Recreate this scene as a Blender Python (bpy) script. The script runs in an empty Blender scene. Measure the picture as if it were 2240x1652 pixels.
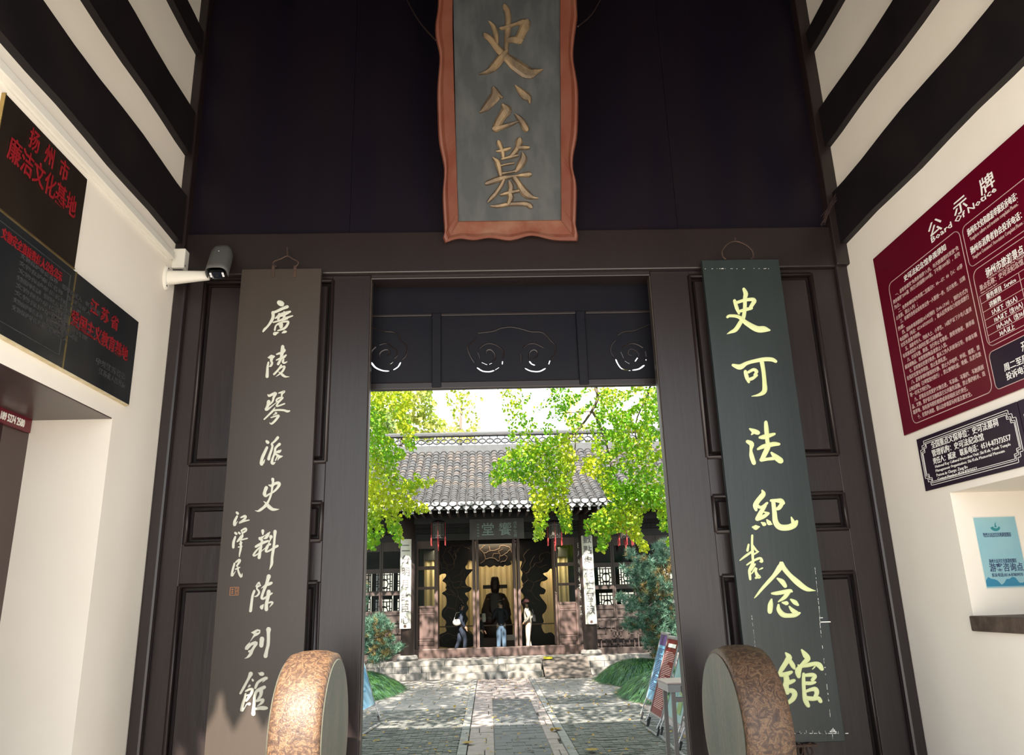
import bpy, bmesh, math, random
from mathutils import Vector, Matrix
R = math.radians
rnd = random.Random(7)
COL = bpy.context.scene.collection
SC = bpy.context.scene

# ------------------------------------------------------------------ camera
CP = Vector((0.0, -5.8, 2.1)); FPX = 1669.86
YAW, PIT, ROL = 0.0377454147, 0.285725361, -0.0296481905
_f = Vector((math.sin(YAW)*math.cos(PIT), math.cos(YAW)*math.cos(PIT), math.sin(PIT)))
_r0 = Vector((math.cos(YAW), -math.sin(YAW), 0)); _u0 = _r0.cross(_f)
_r = math.cos(ROL)*_r0 + math.sin(ROL)*_u0
_u = -math.sin(ROL)*_r0 + math.cos(ROL)*_u0
cd = bpy.data.cameras.new('camera'); cam = bpy.data.objects.new('camera', cd); COL.objects.link(cam)
cd.sensor_fit = 'HORIZONTAL'; cd.sensor_width = 36; cd.lens = FPX*36/2240; cd.clip_end = 500
cam.matrix_world = Matrix(((_r.x, _u.x, -_f.x, CP.x), (_r.y, _u.y, -_f.y, CP.y), (_r.z, _u.z, -_f.z, CP.z), (0, 0, 0, 1)))
SC.camera = cam
def ray(px, py): return _f + (px-1120)/FPX*_r - (py-826)/FPX*_u
def aY(px, py, Y):            # where a sight line meets the plane y = Y
    d = ray(px, py); return CP + d*((Y-CP.y)/d.y)
def aX(px, py, X):
    d = ray(px, py); return CP + d*((X-CP.x)/d.x)
def aZ(px, py, Z):
    d = ray(px, py); return CP + d*((Z-CP.z)/d.z)
def aP(px, py, P, N):         # any plane
    d = ray(px, py); return CP + d*((P-CP).dot(N)/d.dot(N))

# ------------------------------------------------------------------ sky, sun, exposure
w = bpy.data.worlds.new('sky'); SC.world = w; w.use_nodes = True
bg = w.node_tree.nodes['Background']; bg.inputs[0].default_value = (0.90, 0.95, 1.0, 1); bg.inputs[1].default_value = 1.15
sl = bpy.data.lights.new('sun', 'SUN'); sun = bpy.data.objects.new('sun', sl); COL.objects.link(sun)
sl.energy = 9.5; sl.angle = R(0.6); sl.color = (1.0, 0.90, 0.76)
sd = Vector((0.10, 0.98, -1.0)).normalized()      # travels forward, down, a touch to the right
sun.rotation_euler = sd.to_track_quat('-Z', 'Y').to_euler(); sun.location = (0, -20, 25)
for nm, loc, e, sz in (('hall_lamp', (0.3, 23.95, 4.3), 26, 1.6), ('hall_lamp', (-1.7, 23.95, 4.0), 16, .8), ('hall_lamp', (2.4, 23.95, 4.0), 16, .8)):
    al = bpy.data.lights.new(nm, 'AREA'); ao = bpy.data.objects.new(nm, al); COL.objects.link(ao)
    al.energy = e; al.size = sz; al.color = (1.0, 0.80, 0.50); ao.location = loc; ao.rotation_euler = (R(12), 0, 0)
vs = SC.view_settings; vs.view_transform = 'Standard'; vs.look = 'None'; vs.exposure = 1.38; vs.gamma = 1; vs.use_curve_mapping = False
SC.cycles.max_bounces = 8; SC.cycles.diffuse_bounces = 5; SC.cycles.transparent_max_bounces = 12

# ------------------------------------------------------------------ materials
def mat(name, c, c2=None, scale=4.0, rough=0.6, metal=0, bump=0.0, bscale=None, stretch=None, fac=(0.35, 0.65), trans=0, spec=0.5, emit=0, detail=4, alpha=1, coords='Object', wave=None):
    m = bpy.data.materials.new(name); m.use_nodes = True; nt = m.node_tree; b = nt.nodes['Principled BSDF']
    b.inputs['Base Color'].default_value = (*c, 1); b.inputs['Roughness'].default_value = rough; b.inputs['Metallic'].default_value = metal
    b.inputs['Specular IOR Level'].default_value = spec
    L = nt.links.new
    if c2 or bump:
        tc = nt.nodes.new('ShaderNodeTexCoord'); mp = nt.nodes.new('ShaderNodeMapping'); L(tc.outputs[coords], mp.inputs[0])
        if stretch: mp.inputs['Scale'].default_value = stretch
        nz = nt.nodes.new('ShaderNodeTexNoise'); nz.inputs['Scale'].default_value = scale; nz.inputs['Detail'].default_value = detail; L(mp.outputs[0], nz.inputs[0])
    if c2:
        mr = nt.nodes.new('ShaderNodeMapRange'); mr.inputs[1].default_value = fac[0]; mr.inputs[2].default_value = fac[1]; L(nz.outputs[0], mr.inputs[0])
        mx = nt.nodes.new('ShaderNodeMix'); mx.data_type = 'RGBA'; mx.inputs[6].default_value = (*c, 1); mx.inputs[7].default_value = (*c2, 1)
        L(mr.outputs[0], mx.inputs[0]); L(mx.outputs[2], b.inputs['Base Color'])
    if bump:
        n2 = nt.nodes.new('ShaderNodeTexNoise'); n2.inputs['Scale'].default_value = bscale or scale*3; n2.inputs['Detail'].default_value = 5; L(mp.outputs[0], n2.inputs[0])
        bp = nt.nodes.new('ShaderNodeBump'); bp.inputs['Strength'].default_value = bump; bp.inputs['Distance'].default_value = 0.02; L(n2.outputs[0], bp.inputs['Height']); L(bp.outputs[0], b.inputs['Normal'])
    if trans:     # leaves: part of the light passes through
        tr = nt.nodes.new('ShaderNodeBsdfTranslucent'); mixs = nt.nodes.new('ShaderNodeMixShader'); mixs.inputs[0].default_value = trans
        if c2: L(mx.outputs[2], tr.inputs[0])
        else: tr.inputs[0].default_value = (*c, 1)
        L(b.outputs[0], mixs.inputs[1]); L(tr.outputs[0], mixs.inputs[2]); L(mixs.outputs[0], nt.nodes['Material Output'].inputs[0])
    return m
def glass(name, tint=(0.9, 0.95, 0.95)):
    m = bpy.data.materials.new(name); m.use_nodes = True; nt = m.node_tree; L = nt.links.new
    g = nt.nodes.new('ShaderNodeBsdfGlossy'); g.inputs['Roughness'].default_value = 0.02
    t = nt.nodes.new('ShaderNodeBsdfTransparent'); t.inputs[0].default_value = (*tint, 1)
    fr = nt.nodes.new('ShaderNodeFresnel'); fr.inputs[0].default_value = 1.6; x = nt.nodes.new('ShaderNodeMixShader')
    L(fr.outputs[0], x.inputs[0]); L(t.outputs[0], x.inputs[1]); L(g.outputs[0], x.inputs[2]); L(x.outputs[0], nt.nodes['Material Output'].inputs[0])
    return m
M = {}
M['plaster'] = mat('plaster', (0.84, 0.785, 0.70), (0.80, 0.74, 0.655), 1.3, 0.75, bump=0.12, bscale=7)
M['lacquer'] = mat('dark_lacquer', (0.0135, 0.0084, 0.0091), (0.0179, 0.0119, 0.0115), 1.6, 0.36, bump=0.10, bscale=22, stretch=(1, 1, 0.12))
M['lacquer_flat'] = mat('dark_board', (0.0055, 0.0042, 0.0095), (0.0092, 0.0062, 0.0100), 2.5, 0.42, bump=0.07, bscale=20, stretch=(1, 1, 0.15), spec=0.18)  # blue put into the base colour for the reflected sky
M['beam'] = mat('black_beam', (0.0088, 0.0072, 0.0088), (0.0143, 0.0110, 0.0116), 2, 0.5, bump=0.1, bscale=16, spec=0.18)
M['brownboard'] = mat('brown_board', (0.0359, 0.0266, 0.0209), (0.0435, 0.0330, 0.0261), 2, 0.42, bump=0.03, bscale=30, stretch=(1, 1, 0.1))
M['greenboard'] = mat('green_board', (0.0136, 0.0211, 0.0205), (0.0211, 0.0298, 0.0304), 3, 0.38, bump=0.05, bscale=30, stretch=(1, 1, 0.1))
M['cream'] = mat('cream_paint', (0.5610, 0.5610, 0.4760), rough=0.5)
M['lime'] = mat('pale_green_paint', (0.66, 0.72, 0.34), (0.72, 0.78, 0.42), 3, rough=0.5)
M['gold'] = mat('worn_gilding', (0.2430, 0.1710, 0.0945), (0.1080, 0.0765, 0.0495), 9, 0.42, 0.35, bump=0.25, bscale=40, stretch=(1, 1, 0.35), fac=(0.40, 0.62))
M['redframe'] = mat('red_frame_paint', (0.1311, 0.0290, 0.0134), (0.1562, 0.0474, 0.0251), 5, 0.55, bump=0.10, bscale=26)
M['paleframe'] = mat('faded_frame_paint', (0.2520, 0.1190, 0.0770), (0.1890, 0.0595, 0.0350), 7, 0.6, bump=0.1)
M['slate'] = mat('weathered_slate_paint', (0.026, 0.031, 0.034), (0.056, 0.060, 0.060), 9, 0.6, bump=0.12, bscale=30, stretch=(1, 1, 0.14), fac=(0.42, 0.72))
M['iron'] = mat('rusty_iron', (0.09, 0.05, 0.035), (0.05, 0.035, 0.03), 30, 0.7, 0.5)
M['plastic'] = mat('white_plastic', (0.7200, 0.6930, 0.6300), rough=0.4)
M['greyshell'] = mat('grey_camera_shell', (0.0825, 0.0825, 0.0798), rough=0.45)
M['black'] = mat('black_plastic', (0.012, 0.012, 0.014), rough=0.25)
M['lens'] = mat('lens_glass', (0.01, 0.012, 0.02), rough=0.05)
M['led'] = mat('clear_lamp', (0.8, 0.8, 0.85), rough=0.2)
M['brass'] = mat('brass', (0.48, 0.35, 0.14), (0.35, 0.25, 0.10), 8, 0.3, 0.9)
M['bronze'] = mat('dark_bronze', (0.0210, 0.0147, 0.0112), (0.0315, 0.0224, 0.0168), 2, 0.28, 0.3)
M['granite'] = mat('black_granite', (0.014, 0.016, 0.018), (0.022, 0.022, 0.022), 3, 0.16)
M['redtext'] = mat('red_lettering', (0.2160, 0.0060, 0.0108), rough=0.5)
M['greytext'] = mat('engraved_lettering', (0.045, 0.045, 0.048), rough=0.4)
M['crimson'] = mat('crimson_board', (0.1050, 0.0014, 0.0112), (0.1190, 0.0021, 0.0140), 1, 0.25)
M['plum'] = mat('plum_board', (0.0180, 0.0072, 0.0192), rough=0.28)
M['white'] = mat('white_lettering', (0.85, 0.82, 0.78), rough=0.5)
M['pink'] = mat('pale_pink_lettering', (0.5760, 0.4000, 0.3760), rough=0.5)
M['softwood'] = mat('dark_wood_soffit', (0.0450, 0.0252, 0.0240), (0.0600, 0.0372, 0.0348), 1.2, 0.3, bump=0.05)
M['doorglass'] = mat('blue_glass', (0.03, 0.05, 0.11), rough=0.08)
M['sill'] = mat('brown_stone_sill', (0.0595, 0.0406, 0.0294), (0.0980, 0.0700, 0.0525), 12, 0.6, bump=0.3)
M['poster'] = mat('pale_blue_poster', (0.3000, 0.5100, 0.5550), (0.2250, 0.4500, 0.5400), 3, 0.3)
M['blue'] = mat('mid_blue_print', (0.0360, 0.2280, 0.3720), rough=0.4)
M['teal'] = mat('teal_print', (0.02, 0.22, 0.26), rough=0.4)
M['navy'] = mat('navy_print', (0.02, 0.04, 0.12), rough=0.4)
M['transom'] = mat('blue_black_board', (0.0045, 0.0045, 0.0085), (0.007, 0.0065, 0.010), 3, 0.45, bump=0.05, spec=0.18)
M['forecourt'] = mat('pale_forecourt_slab', (0.60, 0.57, 0.52), (0.54, 0.51, 0.47), 2, 0.8)
M['stone'] = mat('grey_limestone', (0.2296, 0.2167, 0.2040), (0.1530, 0.1499, 0.1466), 5, 0.8, bump=0.35, bscale=24)
M['stone2'] = mat('pale_limestone', (0.2384, 0.2275, 0.2113), (0.1734, 0.1626, 0.1517), 4, 0.8, bump=0.3, bscale=20)
M['pinkstone'] = mat('pinkish_flagstone', (0.2677, 0.2232, 0.2136), (0.1976, 0.1690, 0.1657), 6, 0.75, bump=0.35, bscale=30)
M['brick'] = mat('grey_paving_brick', (0.1434, 0.1434, 0.1370), (0.0829, 0.0893, 0.0860), 5, 0.8, bump=0.4, bscale=40, detail=6)
M['mortar'] = mat('dark_joint', (0.0562, 0.0562, 0.0540), (0.0825, 0.0788, 0.0750), 6, 0.9, bump=0.2)
M['darktile'] = mat('slate_grey_tile', (0.0690, 0.0732, 0.0768), (0.0870, 0.0900, 0.0930), 2.5, 0.6, bump=0.05)
M['curb'] = mat('pale_curb', (0.2167, 0.2136, 0.2105), (0.1594, 0.1594, 0.1561), 6, 0.8, bump=0.2)
M['soil'] = mat('soil', (0.0500, 0.0425, 0.0300), (0.0800, 0.0650, 0.0450), 4, 0.95, bump=0.4)
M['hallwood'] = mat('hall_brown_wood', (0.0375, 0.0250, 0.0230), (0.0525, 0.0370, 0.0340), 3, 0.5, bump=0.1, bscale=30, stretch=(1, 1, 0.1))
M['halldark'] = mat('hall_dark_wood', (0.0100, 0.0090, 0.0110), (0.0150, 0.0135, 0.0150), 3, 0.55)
M['pinkwood'] = mat('faded_red_wood', (0.085, 0.052, 0.047), (0.115, 0.075, 0.068), 6, 0.5, stretch=(1, 1, 0.15))
M['rooftile'] = mat('grey_clay_tile', (0.0394, 0.0420, 0.0470), (0.0762, 0.0649, 0.0572), 2.2, 0.8, bump=0.2, bscale=18, fac=(0.44, 0.62), detail=6)
M['roofpan'] = mat('dark_pan_tile', (0.0245, 0.0262, 0.0297), (0.0420, 0.0420, 0.0455), 5, 0.85)
M['tileend'] = mat('limewashed_tile_end', (0.2604, 0.2604, 0.2678), (0.1860, 0.1860, 0.2009), 9, 0.7)
M['ridge'] = mat('pale_ridge', (0.0656, 0.0719, 0.0781), (0.0531, 0.0562, 0.0625), 5, 0.8)
M['whiteboard'] = mat('white_lacquer_board', (0.5920, 0.5680, 0.5120), (0.5280, 0.5040, 0.4480), 6, 0.4)
M['greypaint'] = mat('worn_grey_lettering', (0.0800, 0.0800, 0.0950), (0.1500, 0.1450, 0.1500), 30, 0.6, stretch=(1, 1, 0.2))
M['plaquegrey'] = mat('grey_brown_plaque', (0.0500, 0.0425, 0.0450), (0.0650, 0.0550, 0.0575), 4, 0.5)
M['palegreen'] = mat('faded_green_lettering', (0.2000, 0.2700, 0.2400), rough=0.6)
M['curtain'] = mat('cream_curtain', (0.78, 0.66, 0.40), (0.74, 0.60, 0.34), 2, 0.8)
M['carve'] = mat('dark_carved_wood', (0.0100, 0.0070, 0.0080), rough=0.45)
M['carveline'] = mat('brown_carved_edge', (0.1190, 0.0805, 0.0595), rough=0.5)
M['statue'] = mat('brown_clay_statue', (0.0225, 0.0100, 0.0080), (0.0300, 0.0150, 0.0110), 5, 0.5)
M['panelred'] = mat('dark_red_pedestal', (0.0375, 0.0140, 0.0120), rough=0.5)
M['clearglass'] = glass('window_glass')
M['ginkgo'] = mat('ginkgo_leaf', (0.1260, 0.3226, 0.0081), (0.4637, 0.5242, 0.0151), 0.9, 0.45, trans=0.45, fac=(0.44, 0.60), detail=5)  # leaf tint; its yellower clusters also stand in for sunlit ones
M['bark'] = mat('ginkgo_bark', (0.1200, 0.0930, 0.0720), (0.0780, 0.0600, 0.0480), 15, 0.9, bump=0.4)
M['farleaf'] = mat('far_leaf', (0.1919, 0.2595, 0.0282), (0.4062, 0.3949, 0.0902), 0.35, 0.6, trans=0.5, fac=(0.42, 0.58))
M['farleaf2'] = mat('far_leaf_green', (0.0558, 0.1209, 0.0186), (0.1395, 0.1953, 0.0326), 0.5, 0.6, trans=0.4)
M['needle'] = mat('pine_needle', (0.0418, 0.1221, 0.0872), (0.1116, 0.2093, 0.1395), 3.5, 0.55, trans=0.2)
M['needlebrown'] = mat('browned_needle', (0.2344, 0.1340, 0.0391), (0.1562, 0.1562, 0.0558), 5, 0.6, trans=0.2)
M['grass'] = mat('lilyturf_blade', (0.0241, 0.1070, 0.0241), (0.0802, 0.1925, 0.0481), 2.2, 0.45, trans=0.25)
M['grass2'] = mat('bluish_lilyturf_blade', (0.0391, 0.1116, 0.0837), (0.1004, 0.2008, 0.1562), 4, 0.45, trans=0.2)
M['mound'] = mat('dense_lilyturf_base', (0.0135, 0.0375, 0.0105), (0.0263, 0.0562, 0.0165), 14, 0.9, bump=0.6)
M['yardwall'] = mat('grey_brick_yard_wall', (0.09, 0.10, 0.09), (0.13, 0.13, 0.12), 3, 0.8)
M['fallen'] = mat('fallen_leaf', (0.3410, 0.2604, 0.0372), (0.3100, 0.1612, 0.0496), 9, 0.7, trans=0.2)
M['alu'] = mat('aluminium', (0.3720, 0.3780, 0.3900), rough=0.3, metal=0.6)
M['rubber'] = mat('black_rubber', (0.02, 0.02, 0.022), rough=0.6)
M['bluegrad'] = mat('blue_poster_print', (0.0600, 0.2700, 0.4800), (0.2700, 0.4320, 0.5400), 1.3, 0.25)
M['violet'] = mat('violet_poster_head', (0.0600, 0.0360, 0.1440), rough=0.3)
M['redposter'] = mat('crimson_poster', (0.1440, 0.0120, 0.0180), rough=0.25)
M['tealposter'] = mat('aqua_poster_print', (0.1800, 0.3600, 0.3960), (0.3300, 0.4680, 0.4680), 2.0, 0.3)
M['lotusgreen'] = mat('green_leaf_print', (0.1320, 0.2520, 0.0720), (0.3000, 0.3600, 0.1800), 5, 0.4)
M['brightred'] = mat('bright_red_poster', (0.3300, 0.0120, 0.0240), rough=0.3)
M['tabletop'] = mat('pinkish_table_top', (0.42, 0.33, 0.32), rough=0.4)
M['tableleg'] = mat('grey_table_leg', (0.20, 0.18, 0.17), rough=0.4)
M['skin'] = mat('skin', (0.4056, 0.2418, 0.1716), rough=0.5)
M['hair'] = mat('black_hair', (0.010, 0.008, 0.008), rough=0.4)
M['cloth_navy'] = mat('navy_knit', (0.010, 0.013, 0.026), rough=0.8)
M['cloth_dkblue'] = mat('dark_blue_cloth', (0.0108, 0.0180, 0.0372), rough=0.8)
M['cloth_jean'] = mat('mid_blue_denim', (0.0600, 0.1020, 0.1620), rough=0.8)
M['cloth_beige'] = mat('beige_jersey', (0.3427, 0.3182, 0.2815), rough=0.85)
M['cloth_pink'] = mat('pink_cap_cloth', (0.6720, 0.2688, 0.3072), rough=0.8)
M['cloth_black'] = mat('black_cloth', (0.012, 0.012, 0.014), rough=0.8)
M['cloth_white'] = mat('white_cloth', (0.3840, 0.3744, 0.3648), rough=0.7)
M['red'] = mat('red_tassel', (0.2400, 0.0180, 0.0180), rough=0.7)
M['silk'] = mat('lantern_silk', (0.05, 0.042, 0.034), rough=0.6)
M['yellow'] = mat('yellow_sign', (0.5100, 0.4500, 0.0300), rough=0.4)
M['ramp'] = mat('weathered_ramp_plank', (0.1302, 0.1085, 0.0930), (0.0806, 0.0682, 0.0620), 4, 0.8, bump=0.3, stretch=(0.2, 1, 1))
M['gateroof'] = mat('gate_roof_tile', (0.09, 0.09, 0.10), rough=0.8)
M['seal'] = mat('orange_seal_paste', (0.36, 0.15, 0.06), rough=0.6)
M['crackle'] = mat('white_chipped_paint', (0.75, 0.75, 0.72), rough=0.7)
M['caulk'] = mat('yellowed_caulk', (0.50, 0.40, 0.22), (0.62, 0.54, 0.38), 12, 0.6)
# drum stone: mottled brown with pale flecks and a rubbed shine
def drum_mat():
    m = bpy.data.materials.new('mottled_brown_stone'); m.use_nodes = True; nt = m.node_tree; b = nt.nodes['Principled BSDF']; L = nt.links.new
    tc = nt.nodes.new('ShaderNodeTexCoord')
    n1 = nt.nodes.new('ShaderNodeTexNoise'); n1.inputs['Scale'].default_value = 19; n1.inputs['Detail'].default_value = 5; n1.inputs['Distortion'].default_value = 2.2; L(tc.outputs['Object'], n1.inputs[0])
    cr = nt.nodes.new('ShaderNodeValToRGB'); e = cr.color_ramp.elements
    e[0].position = 0.30; e[0].color = (0.040, 0.025, 0.020, 1); e[1].position = 0.70; e[1].color = (0.13, 0.065, 0.030, 1)
    x = e.new(0.50); x.color = (0.080, 0.046, 0.030, 1); x = e.new(0.56); x.color = (0.17, 0.105, 0.06, 1); x = e.new(0.60); x.color = (0.070, 0.040, 0.027, 1)
    L(n1.outputs[0], cr.inputs[0]); L(cr.outputs[0], b.inputs['Base Color'])
    n2 = nt.nodes.new('ShaderNodeTexNoise'); n2.inputs['Scale'].default_value = 60; n2.inputs['Distortion'].default_value = 1.5; L(tc.outputs['Object'], n2.inputs[0])
    bp = nt.nodes.new('ShaderNodeBump'); bp.inputs['Strength'].default_value = 0.3; bp.inputs['Distance'].default_value = 0.012; L(n2.outputs[0], bp.inputs['Height']); L(bp.outputs[0], b.inputs['Normal'])
    b.inputs['Roughness'].default_value = 0.48; b.inputs['Specular IOR Level'].default_value = 0.38
    return m
M['drum'] = drum_mat()
M['drumface'] = mat('grey_green_stone_face', (0.0910, 0.1015, 0.0805), (0.1400, 0.1260, 0.0980), 4, 0.42, bump=0.35, bscale=30, stretch=(1, 1, 0.3))

# ------------------------------------------------------------------ mesh helpers
class MB:
    def __init__(s): s.v = []; s.f = []; s.mi = []; s.k = 0
    def add(s, vs, fs):
        o = len(s.v); s.v += [Vector(v) for v in vs]; s.f += [tuple(i+o for i in f) for f in fs]; s.mi += [s.k]*len(fs); return s
    def box(s, x0, x1, y0, y1, z0, z1):
        return s.add([(x0, y0, z0), (x1, y0, z0), (x1, y1, z0), (x0, y1, z0), (x0, y0, z1), (x1, y0, z1), (x1, y1, z1), (x0, y1, z1)],
                     [(0, 3, 2, 1), (4, 5, 6, 7), (0, 1, 5, 4), (1, 2, 6, 5), (2, 3, 7, 6), (3, 0, 4, 7)])
    def bar(s, a, b, wx, wy=None, up=(0, 0, 1)):      # square bar from a to b
        a, b = Vector(a), Vector(b); d = (b-a).normalized(); up = Vector(up)
        if abs(d.dot(up)) > 0.95: up = Vector((0, 1, 0)) if abs(d.y) < 0.9 else Vector((1, 0, 0))
        p = d.cross(up).normalized()*wx/2; q = p.cross(d).normalized()*(wy or wx)/2
        return s.add([a-p-q, a+p-q, a+p+q, a-p+q, b-p-q, b+p-q, b+p+q, b-p+q],
                     [(0, 3, 2, 1), (4, 5, 6, 7), (0, 1, 5, 4), (1, 2, 6, 5), (2, 3, 7, 6), (3, 0, 4, 7)])
    def tube(s, pts, rad, n=8, cap=True):
        pts = [Vector(p) for p in pts]
        if not hasattr(rad, '__len__'): rad = [rad]*len(pts)
        vs, fs = [], []; up = None
        for i, p in enumerate(pts):
            d = (pts[min(i+1, len(pts)-1)]-pts[max(i-1, 0)]).normalized()
            if up is None: up = Vector((0, 0, 1)) if abs(d.z) < 0.9 else Vector((0, 1, 0))
            a = d.cross(up).normalized(); b = a.cross(d).normalized(); up = b
            for k in range(n): vs.append(p+(a*math.cos(2*math.pi*k/n)+b*math.sin(2*math.pi*k/n))*rad[i])
        for i in range(len(pts)-1):
            for k in range(n): fs.append((i*n+k, i*n+(k+1) % n, (i+1)*n+(k+1) % n, (i+1)*n+k))
        if cap: fs += [tuple(range(n-1, -1, -1)), tuple(range((len(pts)-1)*n, len(pts)*n))]
        return s.add(vs, fs)
    def lathe(s, c, prof, n=24, axis='z', sx=1, sy=1):   # prof: (radius, height)
        c = Vector(c); vs, fs = [], []
        for r, h in prof:
            for k in range(n):
                a = 2*math.pi*k/n; u, v = r*math.cos(a)*sx, r*math.sin(a)*sy
                vs.append(c+(Vector((u, v, h)) if axis == 'z' else Vector((h, u, v)) if axis == 'x' else Vector((u, h, v))))
        for i in range(len(prof)-1):
            for k in range(n): fs.append((i*n+k, i*n+(k+1) % n, (i+1)*n+(k+1) % n, (i+1)*n+k))
        fs += [tuple(range(n-1, -1, -1)), tuple(range((len(prof)-1)*n, len(prof)*n))]
        return s.add(vs, fs)
    def prism(s, pts, d):                                # outline extruded by d
        n = len(pts); pts = [Vector(p) for p in pts]; d = Vector(d)
        return s.add(pts+[p+d for p in pts], [tuple(range(n)), tuple(range(2*n-1, n-1, -1))]+[(i, i+n, (i+1) % n+n, (i+1) % n) for i in range(n)])
    def quad(s, a, b, c, d): return s.add([a, b, c, d], [(0, 1, 2, 3)])
    def mesh(s, name, mats, off=Vector((0, 0, 0)), smooth=False):
        me = bpy.data.meshes.new(name); me.from_pydata([tuple(v-off) for v in s.v], [], s.f)
        if not isinstance(mats, (list, tuple)): mats = [mats]
        for m in mats: me.materials.append(M[m] if isinstance(m, str) else m)
        if len(mats) > 1: me.polygons.foreach_set('material_index', s.mi)
        if smooth: me.polygons.foreach_set('use_smooth', [True]*len(s.f))
        if smooth or len(s.mi) and name in ('hood', 'frame_side', 'arm'):
            bm = bmesh.new(); bm.from_mesh(me); bmesh.ops.remove_doubles(bm, verts=bm.verts, dist=1e-5); bm.to_mesh(me); bm.free()
        me.validate(); me.update(); return me
    def build(s, name, mats, parent=None, smooth=False, bevel=0, **kw):
        off = parent.location if parent and not parent.parent else (parent.location+parent.parent.location if parent else Vector((0, 0, 0)))
        o = bpy.data.objects.new(name, s.mesh(name, mats, off, smooth)); COL.objects.link(o)
        if parent: o.parent = parent
        if bevel:
            b = o.modifiers.new('bevel', 'BEVEL'); b.width = bevel; b.segments = 2; b.limit_method = 'ANGLE'
        for k, v in kw.items(): o[k] = v
        return o
def thing(name, label, cat, loc=(0, 0, 0), group=None):
    o = bpy.data.objects.new(name, None); COL.objects.link(o); o.location = loc; o.empty_display_size = 0.1
    o['label'] = label; o['category'] = cat
    if group: o['group'] = group
    return o
def tag(o, label, cat, group=None):
    o['label'] = label; o['category'] = cat
    if group: o['group'] = group
    return o
def settle(o, loc):        # origin of a one-mesh thing moved to its base
    loc = Vector(loc); o.data.transform(Matrix.Translation(-loc)); o.location = loc; return o
def copy_tree(o, parent=None):
    c = o.copy(); COL.objects.link(c); c.parent = parent
    for ch in list(o.children): copy_tree(ch, c)
    return c
def struct(o): o['kind'] = 'structure'; return o
def stuff(o): o['kind'] = 'stuff'; return o
def mesh_from(ob):         # evaluate modifiers / text into a plain mesh
    dg = bpy.context.evaluated_depsgraph_get(); return bpy.data.meshes.new_from_object(ob.evaluated_get(dg))
def text(body, origin, right, up, size, m, name, parent, fit=None, extrude=0.002, bold=0.0, align='LEFT', lift=0.0, res=2, spacing=1.0):
    cu = bpy.data.curves.new(name, 'FONT'); cu.body = body; cu.size = size; cu.extrude = extrude; cu.offset = min(bold, .009*size); cu.align_x = align; cu.resolution_u = res; cu.space_character = spacing
    t = bpy.data.objects.new('tmp', cu); COL.objects.link(t); me = mesh_from(t); bpy.data.objects.remove(t)
    right, up = Vector(right).normalized(), Vector(up).normalized(); n = right.cross(up)
    xs = [v.co.x for v in me.vertices]; sx = 1
    if not xs: return None
    if fit: sx = fit/(max(xs)-min(xs)); x0 = min(xs)
    else: x0 = 0
    off = parent.location if parent and not parent.parent else (parent.location+parent.parent.location if parent else Vector((0, 0, 0)))
    o3 = Vector(origin)+n*lift-off
    for v in me.vertices:
        c = v.co; v.co = o3+right*((c.x-x0)*sx)+up*c.y+n*c.z
    me.materials.clear(); me.materials.append(M[m]); me.name = name
    o = bpy.data.objects.new(name, me); COL.objects.link(o); o.parent = parent
    if size < .08 and len(body) > 1: o['kind'] = 'stuff'
    return o
def spline(pts, n=4):
    if len(pts) < 3: return pts
    out = []
    for i in range(len(pts)-1):
        p0, p1, p2, p3 = pts[max(i-1, 0)], pts[i], pts[i+1], pts[min(i+2, len(pts)-1)]
        for k in range(n):
            t = k/n
            out.append(tuple(0.5*((2*b)+(-a+c)*t+(2*a-5*b+4*c-d)*t*t+(-a+3*b-3*c+d)*t**3) for a, b, c, d in zip(p0, p1, p2, p3)))
    out.append(pts[-1]); return out
def brush(mb, strokes, ox, oy, sc, plane, n, h=0.006, fat=1.0):
    """brush strokes 'x,y,halfwidth ...;...' in photo pixels, laid on a board plane as raised ribbons"""
    for si, st in enumerate(strokes.split(';')):
        pts = [tuple(float(a) for a in p.split(',')) for p in st.split()]
        if len(pts) == 1: pts = [(pts[0][0]-pts[0][2]*.3, pts[0][1]-pts[0][2]*.3, pts[0][2]*.9), (pts[0][0]+pts[0][2]*.3, pts[0][1]+pts[0][2]*.3, pts[0][2]*.9)]
        pts = spline(pts); P = []
        for i, (x, y, wd) in enumerate(pts):
            a, b = pts[max(i-1, 0)], pts[min(i+1, len(pts)-1)]
            dx, dy = b[0]-a[0], b[1]-a[1]; l = math.hypot(dx, dy) or 1; P.append((x, y, max(wd, 3)*fat, dx/l, dy/l))
        # round end caps
        ring = []
        x, y, wd, dx, dy = P[0]
        for t in (0.95, 0.7): ring.append((x-dx*wd*t, y-dy*wd*t, wd*math.sqrt(1-t*t), dx, dy))
        ring += P; x, y, wd, dx, dy = P[-1]
        for t in (0.7, 0.95): ring.append((x+dx*wd*t, y+dy*wd*t, wd*math.sqrt(1-t*t), dx, dy))
        vs, fs = [], []; hh = h*(1+0.06*(si % 7))
        for x, y, wd, dx, dy in ring:
            for s, z in ((-1, -0.3), (-0.94, .55), (-0.5, 1), (0.5, 1), (0.94, .55), (1, -0.3)):
                q = plane(ox+(x-dy*wd*s)/sc, oy+(y+dx*wd*s)/sc); vs.append(q+n*(hh*z))
        for i in range(len(ring)-1):
            for k in range(5): fs.append((i*6+k, i*6+k+1, i*6+k+7, i*6+k+6))
        m = (len(ring)-1)*6; fs += [(5, 4, 3, 2, 1, 0), (m, m+1, m+2, m+3, m+4, m+5)]
        mb.add(vs, fs)
# ================================================================== THE GATE PORCH
XL, XR, FZ = -2.48, 3.04, 0.45
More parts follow.
